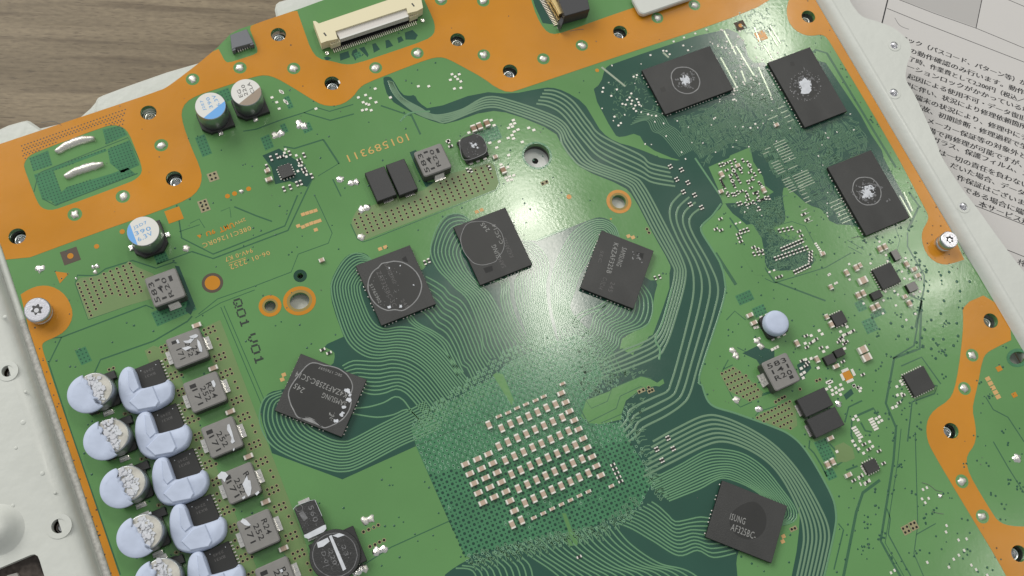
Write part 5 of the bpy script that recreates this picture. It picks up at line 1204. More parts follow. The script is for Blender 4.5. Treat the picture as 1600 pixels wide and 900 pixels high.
inductor([(340.7, 743), (389.5, 720), (411, 766), (361, 790)], COILH, 'fourth grey coil of the column, with a bold white flame-shaped smear', G2,
         [('R', (383, 738), (388, 745), 8), ('252', (369, 748), (381, 771), 8), ('171', (357, 752), (371, 776), 8)], 'x',
         [IR([(285, 640), (315, 580), (325, 620), (345, 625), (355, 690), (345, 750), (325, 765), (300, 720), (290, 690), (275, 660)]), IR([(55, 580), (90, 545), (125, 550), (150, 580), (130, 605), (120, 640), (95, 610), (65, 610)]), IR([(385, 740), (415, 715), (425, 730), (400, 755)]), IR([(270, 775), (300, 755), (300, 775), (280, 790)])], ((356.5, 746), 8, 6))
inductor([(367.5, 817), (418.5, 793), (439.5, 844.5), (388.5, 867)], COILH, 'fifth grey coil of the column, white wedge over its top left corner', G2,
         coil_lines((412, 811), (421, 834), (399, 819), (410, 843), (386, 824), (396, 848)), 'x', [IS([(105, 235), (130, 200), (165, 215), (215, 270), (190, 280), (150, 270)])])
inductor([(396, 889.5), (448.5, 868.5), (467, 917), (416, 941)], COILH, 'lowest grey coil of the column, cut off by the bottom edge', G2,
         [('R2', (441, 887), (449, 902), 8), ('25', (431, 890), (439, 910), 8)], 'x', [IS([(510, 740), (540, 725), (550, 755), (530, 765)])], ((412.5, 895.5), 10, 6))

# can capacitors
def can_cap(top, r, h, label, group, mtop, mseg, seg_ang, seg_d, lines, base_ang=0.0, base=None, mtxt=None):
    """top: sight point of the centre of the lid"""
    c = P(*top, h)
    root = empty('can_capacitor', (c.x, c.y, 0), label, 'capacitor', group)
    q = MB(); b = r * 1.06; bp = rect(c, 2 * b, 2 * b, base_ang); ch = b * .45
    pl = []
    for i, p in enumerate(bp):
        if i in (0, 3):
            for o_ in (bp[i - 1], bp[(i + 1) % 4]): pl.append(tuple(Vector(p).lerp(Vector(o_), ch / (2 * b))))
        else: pl.append(p)
    q.rprism(pl, .12, 1.05, .08); q.build('plastic_base', M_BLACK, root)
    q = MB(); q.lathe(c, [(r * .93, .9), (r * .97, 1.1), (r * .90, 1.5), (r, 1.9), (r, h - .3), (r * .985, h - .1), (r * .93, h - .01)], 48); q.build('can', M_CAN, root)
    q = MB(); q.disc(c, r * .965, h + .015, 48, 0, h - .02); lid = q.build('lid_print', mtop, root)
    if mseg:
        q = MB(); a0 = math.acos(seg_d); pts = [(c.x + r * .96 * math.cos(seg_ang + a0 * t), c.y + r * .96 * math.sin(seg_ang + a0 * t)) for t in [i / 16 - 1 for i in range(33)]]
        q.prism(pts, h, h + .022); q.build('polarity_mark', mseg, lid)
    for body, a, b_, hp, mt in lines: text(body, a, b_, hp * MMPX, h + .016, mt, lid, 'marking', .012, .01)
    q = MB()
    for s_ in (-1, 1):
        d = Vector((math.cos(base_ang + math.pi / 2), math.sin(base_ang + math.pi / 2)))
        t = MB(); t.prism(rect((c.x + d.x * s_ * (b + .35), c.y + d.y * s_ * (b + .35)), 1.0, .9, base_ang), .02, .25); t.prism(blob((c.x + d.x * s_ * (b + .3), c.y + d.y * s_ * (b + .3)), .42, .3, 10, rg), .2, .42); t.build('terminal', M_SOLDER, root)
    return root, c
GC = 'can capacitors with printed lids at the upper left'
can_cap((328.7, 165.3), 3.15, 5.9, 'silver can capacitor with white lid and blue lower segment reading J2E7 390, upper left', GC, M_CANTOP, M_BLUE, math.radians(-68), .38,
        [('J2E7', (320.5, 172.5), (315, 156.5), 5.6, M_BLUETXT), ('390', (330.5, 169), (324, 152), 5.8, M_BLUETXT), ('6.3V', (342.5, 165.5), (333, 148.5), 5.8, M_BLUETXT)])
can_cap((384.5, 144), 3.15, 5.9, 'silver can capacitor with white lid and taupe segment reading EG 220 CLA', GC, M_CANTOP, M_TAUPE, math.radians(-68), .34,
        [('EG', (377, 152), (372.5, 140), 6, M_GREYTXT), ('220', (385, 149.5), (379, 132.5), 6, M_GREYTXT), ('CLA', (395.5, 146), (388, 129), 6, M_GREYTXT)])
can_cap((223.6, 361), 3.15, 5.9, 'silver can capacitor with white lid and blue left segment reading J2D7 390', GC, M_CANTOP, M_BLUE, math.radians(180), .62,
        [('J2D7', (208.5, 357), (229.5, 347.5), 6, M_BLUETXT), ('390', (210.5, 365.5), (235.5, 356), 6.6, M_BLUETXT), ('6.3V', (215, 375), (238, 363.5), 7, M_BLUETXT)], math.radians(90))

# the row of five power stages: stripped capacitor, putty pads, dark driver chip
ORD = ['first', 'second', 'third', 'fourth', 'fifth']
UH = 5.2
def putty_disc(c, k):
    rr = random.Random(40 + k); r = 3.72; cx, cy = c.x - 1.15, c.y - .35
    edge = []
    a0, a1 = math.radians(92 - rr.uniform(0, 10)), math.radians(292 + rr.uniform(-5, 8))
    for i in range(33): a_ = a0 + (a1 - a0) * i / 32; edge.append((cx + r * math.cos(a_), cy + r * math.sin(a_)))
    p1, p0 = edge[-1], edge[0]; torn = []
    for i in range(1, 16):
        t = i / 16; torn.append((p1[0] + (p0[0] - p1[0]) * t - .25 * math.sin(math.pi * t) + rr.uniform(-.32, .32), p1[1] + (p0[1] - p1[1]) * t + rr.uniform(-.1, .1)))
    q = MB(); n = len(edge) + len(torn); base = edge + torn; ctr = Vector((cx - 1.0, cy))
    z0, z1 = UH + .02, UH + .55
    vs = [(*p, z0) for p in base] + [(*p, z1 - .12) for p in base]
    ins = [tuple(Vector(p).lerp(ctr, .035)) for p in base]; vs += [(*p, z1) for p in ins]
    ins2 = [tuple(Vector(p).lerp(ctr, .35)) for p in base]; vs += [(p[0], p[1], z1 + rr.uniform(-.05, .06)) for p in ins2]
    q.add(vs, [[k_ * n + i, k_ * n + (i + 1) % n, (k_ + 1) * n + (i + 1) % n, (k_ + 1) * n + i] for k_ in range(3) for i in range(n)] + [[3 * n + i for i in range(n)]], 0, True)
    return q.build('thermal_putty', M_PUTTY, None, (c.x, c.y, UH), label=f'pale blue torn putty disc, {ORD[k]} from the top of the left row', category='thermal putty', group='putty discs on the left capacitors')
def putty_L(px, k):
    rr = random.Random(70 + k); H1 = 2.9
    base = [P(*p, 2.1) for p in px]; off = UV * k; base = [(p.x + off.x, p.y + off.y) for p in base]
    base = [tuple(p) for p in chaikin(base, 1)]
    n = len(base); q = MB(); c = Vector((sum(p[0] for p in base) / n, sum(p[1] for p in base) / n))
    prof = [(.02, .3), (-.06, .9), (-.02, 1.7), (.05, 2.2), (.2, 2.5), (.45, 2.66)]
    # inward offsets follow the outline so the concave corner keeps its shape
    area_ = sum(base[i][0] * base[(i + 1) % n][1] - base[(i + 1) % n][0] * base[i][1] for i in range(n)); sg = 1 if area_ > 0 else -1
    nm = []
    for i in range(n):
        t = (Vector(base[(i + 2) % n]) - Vector(base[i - 2])).normalized(); nm.append(Vector((-t.y, t.x)) * sg)
    vs = []
    for d, z in prof:
        for i in range(n):
            j = .05 * math.sin(i * 1.7 + k * 2) + rr.uniform(-.03, .03)
            vs.append((base[i][0] + nm[i].x * (d + j * .6), base[i][1] + nm[i].y * (d + j * .6), z + j))
    m_ = len(prof)
    q.add(vs, [[a_ * n + i, a_ * n + (i + 1) % n, (a_ + 1) * n + (i + 1) % n, (a_ + 1) * n + i] for a_ in range(m_ - 1) for i in range(n)] + [[(m_ - 1) * n + i for i in range(n)]], 0, True)
    root = q.build('thermal_putty', M_PUTTY, None, (c.x, c.y, 0), label=f'pale blue L-shaped putty wrapped round the {ORD[k]} driver chip from the top', category='thermal putty', group='L-shaped putty pads round the driver chips')
    # folds: a raised slab on the lower limb and a crease on the upright one
    fo = Vector((off.x, off.y, 0))
    s1 = [P(*p, 2.7) + fo for p in ((90 + 650 / 5, 540 + 352 / 5), (90 + 745 / 5, 540 + 318 / 5), (90 + 795 / 5, 540 + 440 / 5), (90 + 770 / 5, 540 + 480 / 5), (90 + 630 / 5, 540 + 505 / 5), (90 + 560 / 5, 540 + 440 / 5))]
    t = MB(); t.rprism([tuple(p[:2]) for p in s1], 2.3, 2.98 + rr.uniform(-.04, .05), .16); t.build('fold', M_PUTTY, root)
    s2 = [P(*p, 2.7) + fo for p in ((90 + 548 / 5, 540 + 190 / 5), (90 + 592 / 5, 540 + 195 / 5), (90 + 640 / 5, 540 + 330 / 5), (90 + 590 / 5, 540 + 370 / 5), (90 + 560 / 5, 540 + 330 / 5))]
    t = MB(); t.rprism([tuple(p[:2]) for p in s2], 2.3, 2.88 + rr.uniform(-.04, .04), .12); t.build('fold', M_PUTTY, root)
    return root
LPX = [(90 + x / 5, 540 + y / 5) for x, y in ((600, 178), (562, 160), (515, 178), (485, 222), (472, 290), (475, 360), (490, 425), (520, 485), (570, 520), (640, 528), (720, 512), (795, 482), (870, 440), (902, 385), (908, 325), (892, 282), (862, 262), (850, 272), (838, 288), (755, 312), (655, 338), (645, 318))]
CAPTOP = [(147, 609), (172.5, 681.5), (198.5, 755.5), (225, 832), (253, 901)]
for k in range(5):
    o_ = UV * k; c = P(*CAPTOP[k], UH)
    root = empty('can_capacitor', (c.x, c.y, 0), f'aluminium can capacitor under torn blue putty, {ORD[k]} from the top at left', 'capacitor', 'can capacitors under putty at the left')
    r = 3.35; q = MB(); q.rprism(rrect(c, 1.86 * r, 1.86 * r, .6), .12, 1.0, .08); q.build('plastic_base', M_BLACK, root)
    q = MB(); q.lathe(c, [(r * .95, .9), (r * .98, 1.05), (r * .92, 1.4), (r, 1.8), (r, UH - .25), (r * .99, UH - .1), (r * .93, UH)], 48); q.build('can', M_CAN, root)
    q = MB(); rr = random.Random(k); n = 26
    q.disc(c, r * .92, UH + .02, 40, 0, UH - .05); lid = q.build('scraped_lid', M_CANTOP2, root)
    q = MB()
    for _ in range(70):
        a_, d = rr.uniform(-1.9, 1.9), rr.uniform(0, .85) * r; p = (c.x + d * math.cos(a_) * .55 + .2, c.y + d * math.sin(a_))
        q.prism(blob(p, rr.uniform(.1, .42), .5, 8, rr), UH, UH + rr.uniform(.06, .28))
    q.build('white_residue', M_PASTE, lid, kind='stuff')
    for s_ in (-1, 1):
        t = MB(); t.prism(rect((c.x + .2, c.y + s_ * (r * 1.04 + .38)), 1.9, .85), .02, .3); t.prism(rect((c.x + .2, c.y + s_ * (r * 1.04 + .1)), 1.6, .3), .2, .7); t.build('terminal', M_SILVER, root)
    pd = putty_disc(c, k)
    q = MB()
    for _ in range(30):
        p = (c.x + rr.gauss(-.1, .7), c.y + rr.uniform(-.8, .85) * r)
        q.rprism(blob(p, rr.uniform(.15, .55), .35, 7, rr), UH, UH + rr.uniform(.2, .5), .06)
    q.build('torn_crumbs', M_TORN, pd, kind='stuff')
    cs = [P(*p, 1.0) + o_ for p in ((209, 577), (248, 561), (261, 592), (221, 607))]
    u = (cs[1] - cs[0]); v = (cs[3] - cs[0]); q = MB()
    base = [cs[0] - u * .12, cs[1], cs[1] + v * 1.45, cs[0] - u * .12 + v * 1.45]; cc = sum(base, Vector()) / 4
    q.rprism([tuple(p[:2]) for p in base], .05, 1.0, .05, 0, 1)
    root = q.build('driver_chip', [M_CHIPD, M_CHIPS], None, (cc.x, cc.y, 0), label=f'dark driver chip half covered by L-shaped blue putty, {ORD[k]} from the top', category='chip', group='driver chips half covered by blue putty')
    b_ = MB(); e = cs[1]
    for i in range(9): p = cs[1] + (base[2] - cs[1]) * ((i + .5) / 9) + u.normalized() * .22; b_.prism(rect(p, .45, .22), .01, .2)
    b_.build('contact_pads', M_WHITEEND, root, kind='stuff')
    b_ = MB()
    for dx, dy in ((.22, .2), (.82, .2)): b_.disc(cs[0] + u * dx + v * dy, .09, 1.008, 8)
    b_.build('marking', M_PASTE, root)
    mid = cs[0] + u * .5 + v * .55
    for j in range(2):
        c_ = bpy.data.curves.new('t', 'FONT'); c_.body = ('BX31', '2245')[j]; t_ = bpy.data.objects.new('t', c_); me = bpy.data.meshes.new_from_object(t_); bpy.data.objects.remove(t_); bpy.data.curves.remove(c_)
        xs = [w_.co.x for w_ in me.vertices]; w0 = max(xs)
        for w_ in me.vertices: w_.co = ((mid.x - w_.co.x / w0 * 2.0 + 1.0 - cc.x) * S, (mid.y - w_.co.y * .7 + .2 + j * .95 - cc.y) * S, 1.006 * S)
        me.materials.append(M_CHIPTXD); link(me, 'marking', root, cc)
    putty_L(LPX, k)
    h_ = MB(); h_.rprism(rect(P(172, 590) + o_, 2.6, 1.6), .05, 1.1, .1); h_.build('support_pad', M_BLACK, board)

# pale blue capped capacitor at the right
c = P(1215, 503, 3.2); cb = P(1209, 510)
root = empty('can_capacitor', (c.x, c.y, 0), 'black based component hidden under a pale blue round putty cap', 'capacitor')
q = MB(); q.rprism(rrect(c, 5.1, 5.1, .9, 0), .1, 1.3, .1); q.build('plastic_base', M_BLACK, root)
for s_ in (-1, 1):
    for j in (-1, 0, 1):
        q = MB(); q.prism(rect((c.x + j * 1.4, c.y + s_ * 2.7), .7, .35), .02, .3); q.build('terminal', M_WHITEEND, root)
q = MB(); q.lathe(c, [(2.62, 1.2), (2.72, 1.6), (2.68, 2.6), (2.45, 3.0), (2.2, 3.14), (1.2, 3.18)], 40)
q.build('thermal_putty', M_PUTTY, None, (c.x, c.y, 1.2), label='pale blue round putty cap on the black based part at the right', category='thermal putty')

# black chokes and the banded diode, bottom left
c, ang, l, wd = quad_frame([(481, 853), (552, 820), (573, 876), (504, 907)], 2.0, 0)
q = MB(); q.rprism(rect(c, l, wd), .1, 2.0, .1); root = q.build('round_coil', [M_BLACK], None, (c.x, c.y, 0), label='large black round coil on a square base with a white bar across it', category='inductor')
cc = P(523.5, 867, 2.4)
q = MB(); q.lathe(cc, [(4.72, 1.8), (4.72, 2.25), (4.6, 2.4)], 44); q.build('round_top', mat('black_resin', (.03, .03, .03), .5, noise=.3, nscale=600, bump=.3), root)
ring_mark(root, [(523.5 + 35 * math.cos(a_ / 10 * 6.283), 867 + 34 * math.sin(a_ / 10 * 6.283)) for a_ in range(10)], 2.4, 1.2, M_PASTES, 'dried_rim')
q = MB(); q.prism(PM([(514, 838), (518, 836), (541, 889), (536, 892)], 2.42), 2.4, 2.5); q.build('white_band', M_PASTE, root)
for pl in ([(495, 848), (512, 840), (515, 846), (505, 854), (497, 856)], [(519, 837), (530, 833), (539, 836), (528, 840)]):
    q = MB(); q.prism(PM(pl, 2.42), 2.4, 2.48); q.build('white_residue', M_PASTE, root)
q = MB(); q.lathe(P(523.5, 888, 2.4), [(.62, 2.41), (.6, 2.43)], 16, cap=False); q.build('marking', M_CHIPTXT, root)
crumbs(root, 2.4, [((523 + 27 * math.cos(t_) * r_, 867 + 27 * math.sin(t_) * r_), rg.uniform(.25, .7)) for t_, r_ in ((rg.uniform(0, 6.28), rg.uniform(.2, 1)) for _ in range(110))], M_PASTES, 'residue', .03)
for a, b, t_ in (((505, 862), (512, 884), 'D-01'), ((516, 860), (524, 882), '220'), ((536, 852), (542, 868), '23')): text(t_, a, b, 6 * MMPX, 2.4, M_PASTES, root, 'marking', .02)
c, ang, l, wd = quad_frame([(457.5, 793.5), (492, 780), (510.7, 825), (478.5, 842)], 2.0, 0)
q = MB(); q.rprism(rrect(c, l, wd, .5), .1, 2.0, .12); root = q.build('banded_diode', [MATS['black_resin']], None, (c.x, c.y, 0), label='black rectangular part with a thick white band at its lower end, bottom left', category='diode')
q = MB(); q.prism(PM([(475, 836), (479, 834.5), (505, 821), (509, 820), (510, 826), (506, 831), (482, 842), (476, 840)], 2.02), 2.0, 2.14); q.build('white_band', M_PASTE, root)
q = MB(); q.lathe(P(467.5, 794, 2), [(.66, 2.0), (.6, 2.03)], 18, cap=False); q.build('marking', M_CHIPTXT, root)
for a, b, t_ in (((485, 790), (494, 815), '560'), ((470, 800), (478, 812), '1'),): text(t_, a, b, 7 * MMPX, 2.0, M_PASTES, root, 'marking', .02)
crumbs(root, 2.0, [((484 + rg.uniform(-12, 12), 810 + rg.uniform(-18, 18)), rg.uniform(.25, .6)) for _ in range(40)], M_PASTES, 'residue', .03)
q = MB(); q.ribbon(PM([(458, 796), (463, 790), (485, 782), (492, 781), (503, 806)], 2.0), .1, 1.95, 2.04); q.build('dried_rim', M_PASTE, root)
for p in ((475, 783), (490, 840)): 
    q = MB(); q.prism(rect(P(*p), 2.2, .6), .02, .3); q.build('terminal', M_SILVER, root)
c = P(739.5, 229, 1.8)
q = MB(); q.rprism(rect(c, 5.3, 5.3), .1, .9, .08); root = q.build('round_coil', [M_BLACK], None, (c.x, c.y, 0), label='small black rounded coil dusted with white paste, right of the upper grey coil', category='inductor')
q = MB(); q.rprism(rrect(c, 5.6, 5.6, 1.9, 0, 6), .8, 1.8, .2); q.build('round_top', MATS['black_resin'], root)
ring_mark(root, [(x, y) for x, y in ((718, 224), (722, 215), (735, 209), (748, 211), (757, 219), (760, 231), (758, 239), (744, 246), (730, 250), (722, 246))], 1.8, .9, M_RING)
crumbs(root, 1.8, [((739, 228), 3), ((743, 226), 2.2), ((736, 224), 1.6), ((746, 231), 1.5)], M_PASTE, 'white_residue', .06)
crumbs(root, 1.8, [((739 + rg.gauss(0, 7), 229 + rg.gauss(0, 7)), rg.uniform(.4, 1.1)) for _ in range(30)], M_PASTES)
for j in range(3):
    for s_ in (-1, 1): q = MB(); q.prism(rect((c.x + (j - 1) * 1.6, c.y + s_ * 2.9), .8, .4), .02, .25); q.build('terminal', M_WHITEEND, root)

# connectors along the top edge
FH = 3.0
f = lambda x, y: (470 + x / 7.27, y / 7.27)
c0, c1 = P(*f(200, 265), FH), P(*f(1340, -120), FH); fx = (c1 - c0).normalized(); fy = Vector((-fx.y, fx.x, 0))
root = empty('ribbon_connector', P(*f(800, 300)), 'long cream ribbon cable connector with a pale latch on the top edge', 'connector')
q = MB(); q.rprism([tuple(P(*f(*p), FH)[:2]) for p in ((140, 240), (165, 240), (205, 268), (970, 0), (1345, -125), (1390, 85), (1380, 100), (1215, 120), (1185, 85), (390, 352), (400, 430), (300, 462), (250, 500))][::-1], .3, FH, .12)
q = MB()
hp = [tuple(P(*f(*p), FH)[:2]) for p in ((138, 240), (165, 238), (205, 266), (1345, -122), (1388, 88), (1320, 125), (1215, 150), (1200, 90), (392, 352), (420, 440), (300, 465), (230, 490))]
q.prism(hp, .3, FH); q.build('housing', M_CREAM, root)
q = MB(); q.prism([tuple(P(*f(*p), 2.3)[:2]) for p in ((390, 352), (1195, 82), (1225, 190), (445, 445))], .9, 2.5); latch = q.build('latch', M_PLATE, root)
q = MB(); q.prism([tuple(P(*f(*p), 2.5)[:2]) for p in ((438, 432), (1218, 172), (1225, 190), (445, 450))], 2.45, 2.62); q.build('latch_lip', M_CANTOP, latch)
for pts in (((310, 465), (445, 420), (450, 475), (340, 515)), ((1225, 155), (1325, 115), (1330, 165), (1235, 205))):
    q = MB(); q.prism([tuple(P(*f(*p), 1.8)[:2]) for p in pts], .2, 1.8); lug_ = q.build('end_lug', M_CREAM, root)
    q = MB()
    for t_ in (.2, .4, .6, .8):
        a_ = P(*f(*(Vector(pts[0]).lerp(Vector(pts[1]), t_))), 1.82); b_ = P(*f(*(Vector(pts[3]).lerp(Vector(pts[2]), t_))), 1.82)
        q.ribbon([a_, a_.lerp(b_, .8)], .14, 1.8, 1.83)
    q.build('slot', M_INDS, lug_, kind='stuff')
for p in ((275, 390), (1275, 55)):
    q = MB(); q.prism(rect(P(*f(*p), FH), .35, .95, math.atan2(fx.y, fx.x) + .2), FH - .02, FH + .01); q.build('slot', M_INDS, root)
q = MB(); q.prism([tuple(P(*f(*p))[:2]) for p in ((350, 500), (1310, 165), (1330, 235), (380, 575))], .001, .03); q.build('dark_cavity', M_CHIPS, root)  # flat black sheet paints the shade on the board behind the contacts
q = MB()
for k in range(44):
    t_ = k / 43; p = P(*f(380 + 930 * t_, 590 - 322 * t_)); q.prism(rect((p.x - fy.x * -.2, p.y + .15), .17, .95), .03, .22)
q.build('contacts', M_PIN, root, kind='stuff')
for p in ((300, 612), (1385, 240)):
    q = MB(); q.prism(blob(P(*f(*p)), .45, .2, 10, rg), .02, .3); q.build('solder_tab', M_SOLDER, root)
for pts in (((590, 570), (640, 560), (650, 620), (620, 690), (600, 650), (575, 620)), ((660, 550), (720, 530), (770, 620), (760, 650), (700, 590)), ((810, 500), (850, 490), (900, 560), (830, 600)), ((960, 460), (1000, 450), (1050, 520), (970, 550)), ((1180, 370), (1270, 340), (1330, 400), (1300, 450), (1190, 450)), ((1095, 430), (1140, 410), (1170, 460), (1110, 490)), ((440, 610), (540, 580), (560, 650), (450, 690)), ((262, 650), (300, 640), (350, 660), (290, 695))):
    z_ = MB(); z_.prism([tuple(P(*f(*p))[:2]) for p in pts], .001, .007); z_.build('mask_opening', M_DARK, board)

g = lambda x, y: (830 + x / 8.89, y / 8.89)
MH = 3.7
root = empty('edge_connector', P(*g(600, 150)), 'black card edge connector with rows of gold contacts, cut off by the top edge', 'connector')
q = MB(); q.rprism([tuple(P(*p, MH)[:2]) for p in (g(470, 222), g(815, 125), g(780, -40), (905, -30), (860, -32))], .25, MH, .1, 0, 0); q.build('housing', M_GREYPL if False else mat('matte_black_nylon', (.042, .042, .046), .5, bump=.05), root)
q = MB(); q.rprism([tuple(P(*p, MH)[:2]) for p in (g(430, 190), g(470, 225), g(430, 330), g(395, 250))], .2, 2.4, .1); q.build('end_cheek', MATS['matte_black_nylon'], root)
q1, q2_ = MB(), MB()
for k in range(20):
    t_ = k / 19; p = P(*g(352 - 215 * t_, 345 - 385 * t_)); q1.prism(rect(p, 1.5, .2), .02, .3)
    p = P(*g(425 - 120 * t_, 175 - 215 * t_), 2.6); q2_.prism(rect((p.x - .2, p.y), 1.0, .2), 1.6, 2.6)
    p = P(*g(395 - 175 * t_, 260 - 300 * t_), 1.2); q2_.prism(rect((p.x, p.y), .9, .16), .6, 1.2)
q1.build('contacts', M_PIN, root, kind='stuff'); q2_.build('gold_contacts', M_PINGOLD, root, kind='stuff')
q = MB(); q.dome(P(872.5, 43.5), .35, .3, 10); q.build('solder_tab', M_SOLDER, root)
z_ = MB(); z_.prism(PM([(830, -10), (836, 10), (848, 36), (862, 38), (868, 30), (852, 0), (848, -10)]), .001, .007); z_.build('mask_opening', M_DARK, board)

h_ = lambda x, y: (330 + x / 9, 30 + y / 9)
root = empty('small_connector', P(*h_(420, 300)), 'small slate grey six pin connector in a green notch near the top left edge', 'connector')
q = MB(); q.rprism([tuple(P(*h_(*p), 1.6)[:2]) for p in ((265, 220), (500, 135), (595, 330), (545, 345), (340, 400), (290, 430))], .2, 1.6, .1); q.build('housing', M_GREYPL, root)
for pts in (((285, 415), (335, 398), (345, 430), (300, 450)), ((540, 345), (590, 325), (605, 350), (555, 370))):
    q = MB(); q.rprism([tuple(P(*h_(*p), 1.5)[:2]) for p in pts], .2, 1.5, .05); q.build('end_lug', M_GREYPL, root)
q = MB(); q.prism([tuple(P(*h_(*p), 1.0)[:2]) for p in ((335, 395), (545, 340), (560, 375), (345, 435))], .1, .5); q.build('dark_cavity', M_BLACK, root)
q = MB()
for k in range(6): 
    p = P(*h_(372 + 32 * k, 425 - 12 * k), .6); q.prism(rect(p, .28, 1.2), .1, .62)
q.build('contacts', M_PIN, root, kind='stuff')

# screws standing proud of the board
def torx(top, r, h, label, tilt=None):
    c = P(*top, h)
    root = empty('machine_screw', (c.x, c.y, 0), label, 'screw', 'tall screws in the orange tabs')
    q = MB(); q.lathe(c, [(r * 1.02, .03), (r * 1.02, .35 * h), (r * .9, .36 * h), (r * .9, .42 * h), (r * 1.02, .43 * h), (r * 1.02, .5 * h)], 32); q.build('collar', mat('copper_reflection_tint_steel', (.62, .58, .54), .22, 1.0) if 'copper_reflection_tint_steel' not in MATS else MATS['copper_reflection_tint_steel'], root)  # collar steel tinted warm to paint in the copper's reflection
    q = MB(); q.lathe(c, [(r * 1.05, .5 * h), (r * 1.05, h - .2), (r * .95, h)], 40); head = q.build('head', [M_SCREWTOP], root)
    t = MB(); pts = []
    for i in range(48):
        a_ = 2 * math.pi * i / 48; k = r * (.40 + .085 * math.cos(6 * a_)); pts.append((c.x + k * math.cos(a_), c.y + k * math.sin(a_)))
    t.prism(pts, h - .02, h + .012); t.build('socket', M_SOCKET, head)  # flat dark star paints the shade inside the recess
    t = MB(); t.lathe((c.x - .1, c.y - .15), [(r * .17, h + .01), (r * .2, h + .03)], 12); t.build('socket_floor', M_STEEL, head)
torx((57.5, 483.5), 2.35, 2.7, 'silver star-socket screw standing on the orange tab at the left edge')
torx((1484, 374), 1.85, 3.2, 'silver star-socket screw standing on the orange tab at the right edge')

# ------------------------------------------------------------------ ceramic capacitors: one model, then copies
def make_cap(label, L, Wd, H, body):
    root = empty('ceramic_capacitor', (0, 0, 0), label, 'capacitor')
    q = MB(); q.rprism(rect((0, 0), L * .62, Wd * .97), .02, H, .03); q.build('ceramic_body', body, root)
    for s_ in (-1, 1):
        q = MB(); q.rprism(rect((s_ * L * .385, 0), L * .23, Wd), .0, H * 1.02, .06); q.build('terminal', M_WHITEEND, root)
    return root
PROTO, USED = {}, set()
def cap(px, deg, L, Wd, H, body, label, group):
    key = (L, Wd, H, body.name); c = P(*px, H); c.z = 0
    if key not in PROTO:
        PROTO[key] = make_cap(label, L, Wd, H, body); r_ = PROTO[key]; r_.location = c * S; r_.rotation_euler = (0, 0, math.radians(deg)); r_['group'] = group
        return r_
    return copy_thing(PROTO[key], c, label, math.radians(deg), group)
Za = lambda x, y: (640 + x / 5, 560 + y / 5)
Zb = lambda x, y: (640 + x / 5, 700 + y / 5)
nth = ['first', 'second', 'third', 'fourth', 'fifth', 'sixth', 'seventh', 'eighth', 'ninth', 'tenth', 'eleventh']
VROWS = [[Za(*p) for p in ((620, 518), (720, 545), (790, 510), (862, 483), (932, 450), (1002, 417), (1072, 385), (1142, 357))],
         [Za(*p) for p in ((698, 686), (770, 652), (843, 620), (913, 588), (982, 555), (1052, 523), (1122, 492), (1195, 460))],
         [Za(*p) for p in ((748, 795), (820, 762), (892, 730), (963, 695), (1033, 664), (1105, 632), (1175, 600), (1245, 566))],
         [Zb(*p) for p in ((798, 205), (870, 172), (943, 138), (1013, 106), (1083, 73), (1155, 42), (1225, 7), (1297, -25))],
         [Zb(*p) for p in ((850, 317), (922, 283), (993, 248), (1065, 215), (1135, 182), (1207, 150), (1278, 116), (1350, 84))],
         [Zb(*p) for p in ((803, 597), (875, 563), (902, 428), (973, 395), (1047, 360), (1115, 325), (1187, 295), (1258, 260), (1328, 228), (1400, 195))]]
GGR = 'tan ceramic capacitors in the grid behind the processor'
for i, row in enumerate(VROWS):
    for j, p in enumerate(row):
        cap(p, 90, 1.66, .95, .8, M_CERAMIC, f'upright tan ceramic capacitor, {nth[j]} from left in the {nth[i]} row of the central grid', GGR)
HL = [[Zb(*p) for p in r_] for r_ in (((437, 125), (530, 85), (617, 45)), ((472, 200), (562, 160), (650, 118)), ((505, 275), (595, 232), (685, 190)), ((538, 350), (628, 307), (718, 265)), ((573, 427), (662, 382), (753, 340)))]
for i, row in enumerate(HL):
    for j, p in enumerate(row):
        cap(p, 0, 1.66, .95, .8, M_CERAMIC, f'lying tan capacitor, {nth[j]} from left in the {nth[i]} short row left of the grid', GGR)
for j, p in enumerate((Zb(785, 413), Zb(820, 490))): cap(p, 0, 1.66, .95, .8, M_CERAMIC, f'lying tan ceramic capacitor, {("upper", "lower")[j]} of two below the short rows of the grid', GGR)
HR = [Za(*p) for p in ((1185, 270), (1220, 342), (1250, 412), (1287, 482), (1320, 552), (1357, 625), (1390, 697), (1427, 768), (1460, 840))] + [Zb(1495, 213)]
for j, p in enumerate(HR): cap(p, 0, 1.62, .9, .8, M_CERAMIC, f'lying tan ceramic capacitor, {nth[j]} from the top of the column along the grid\'s right end', GGR)
for j, p in enumerate([Za(*q_) for q_ in ((697, 452), (770, 423), (840, 387), (910, 357), (985, 327), (1048, 297), (1195, 197))]):
    cap(p, 0, 1.3, .55, .45, M_CERAMIC, f'thin pale capacitor above the central grid, {nth[j]} from the left', 'thin capacitors above the central grid')
for j, p in enumerate([Zb(*q_) for q_ in ((972, 545), (1045, 510), (1115, 475), (1187, 440), (1258, 407), (1328, 372), (1398, 340), (1578, 297))]):
    cap(p, 0, 1.15, .6, .45, M_CERAMIC, f'thin tan capacitor in the line below the central grid, {nth[j]} from the left', 'thin capacitors below the central grid')
for k in range(6):
    p = ((307, 508), (333, 575), (359.6, 643), (388, 713), (415, 784), (443, 857))[k]
    cap(p, 0, 1.8, .9, .7, M_CERAMIC, ('cream capacitor above the topmost grey coil of the column' if k == 0 else f'cream capacitor in the gap below the {nth[k - 1]} grey coil of the column'), 'cream capacitors between the column coils')
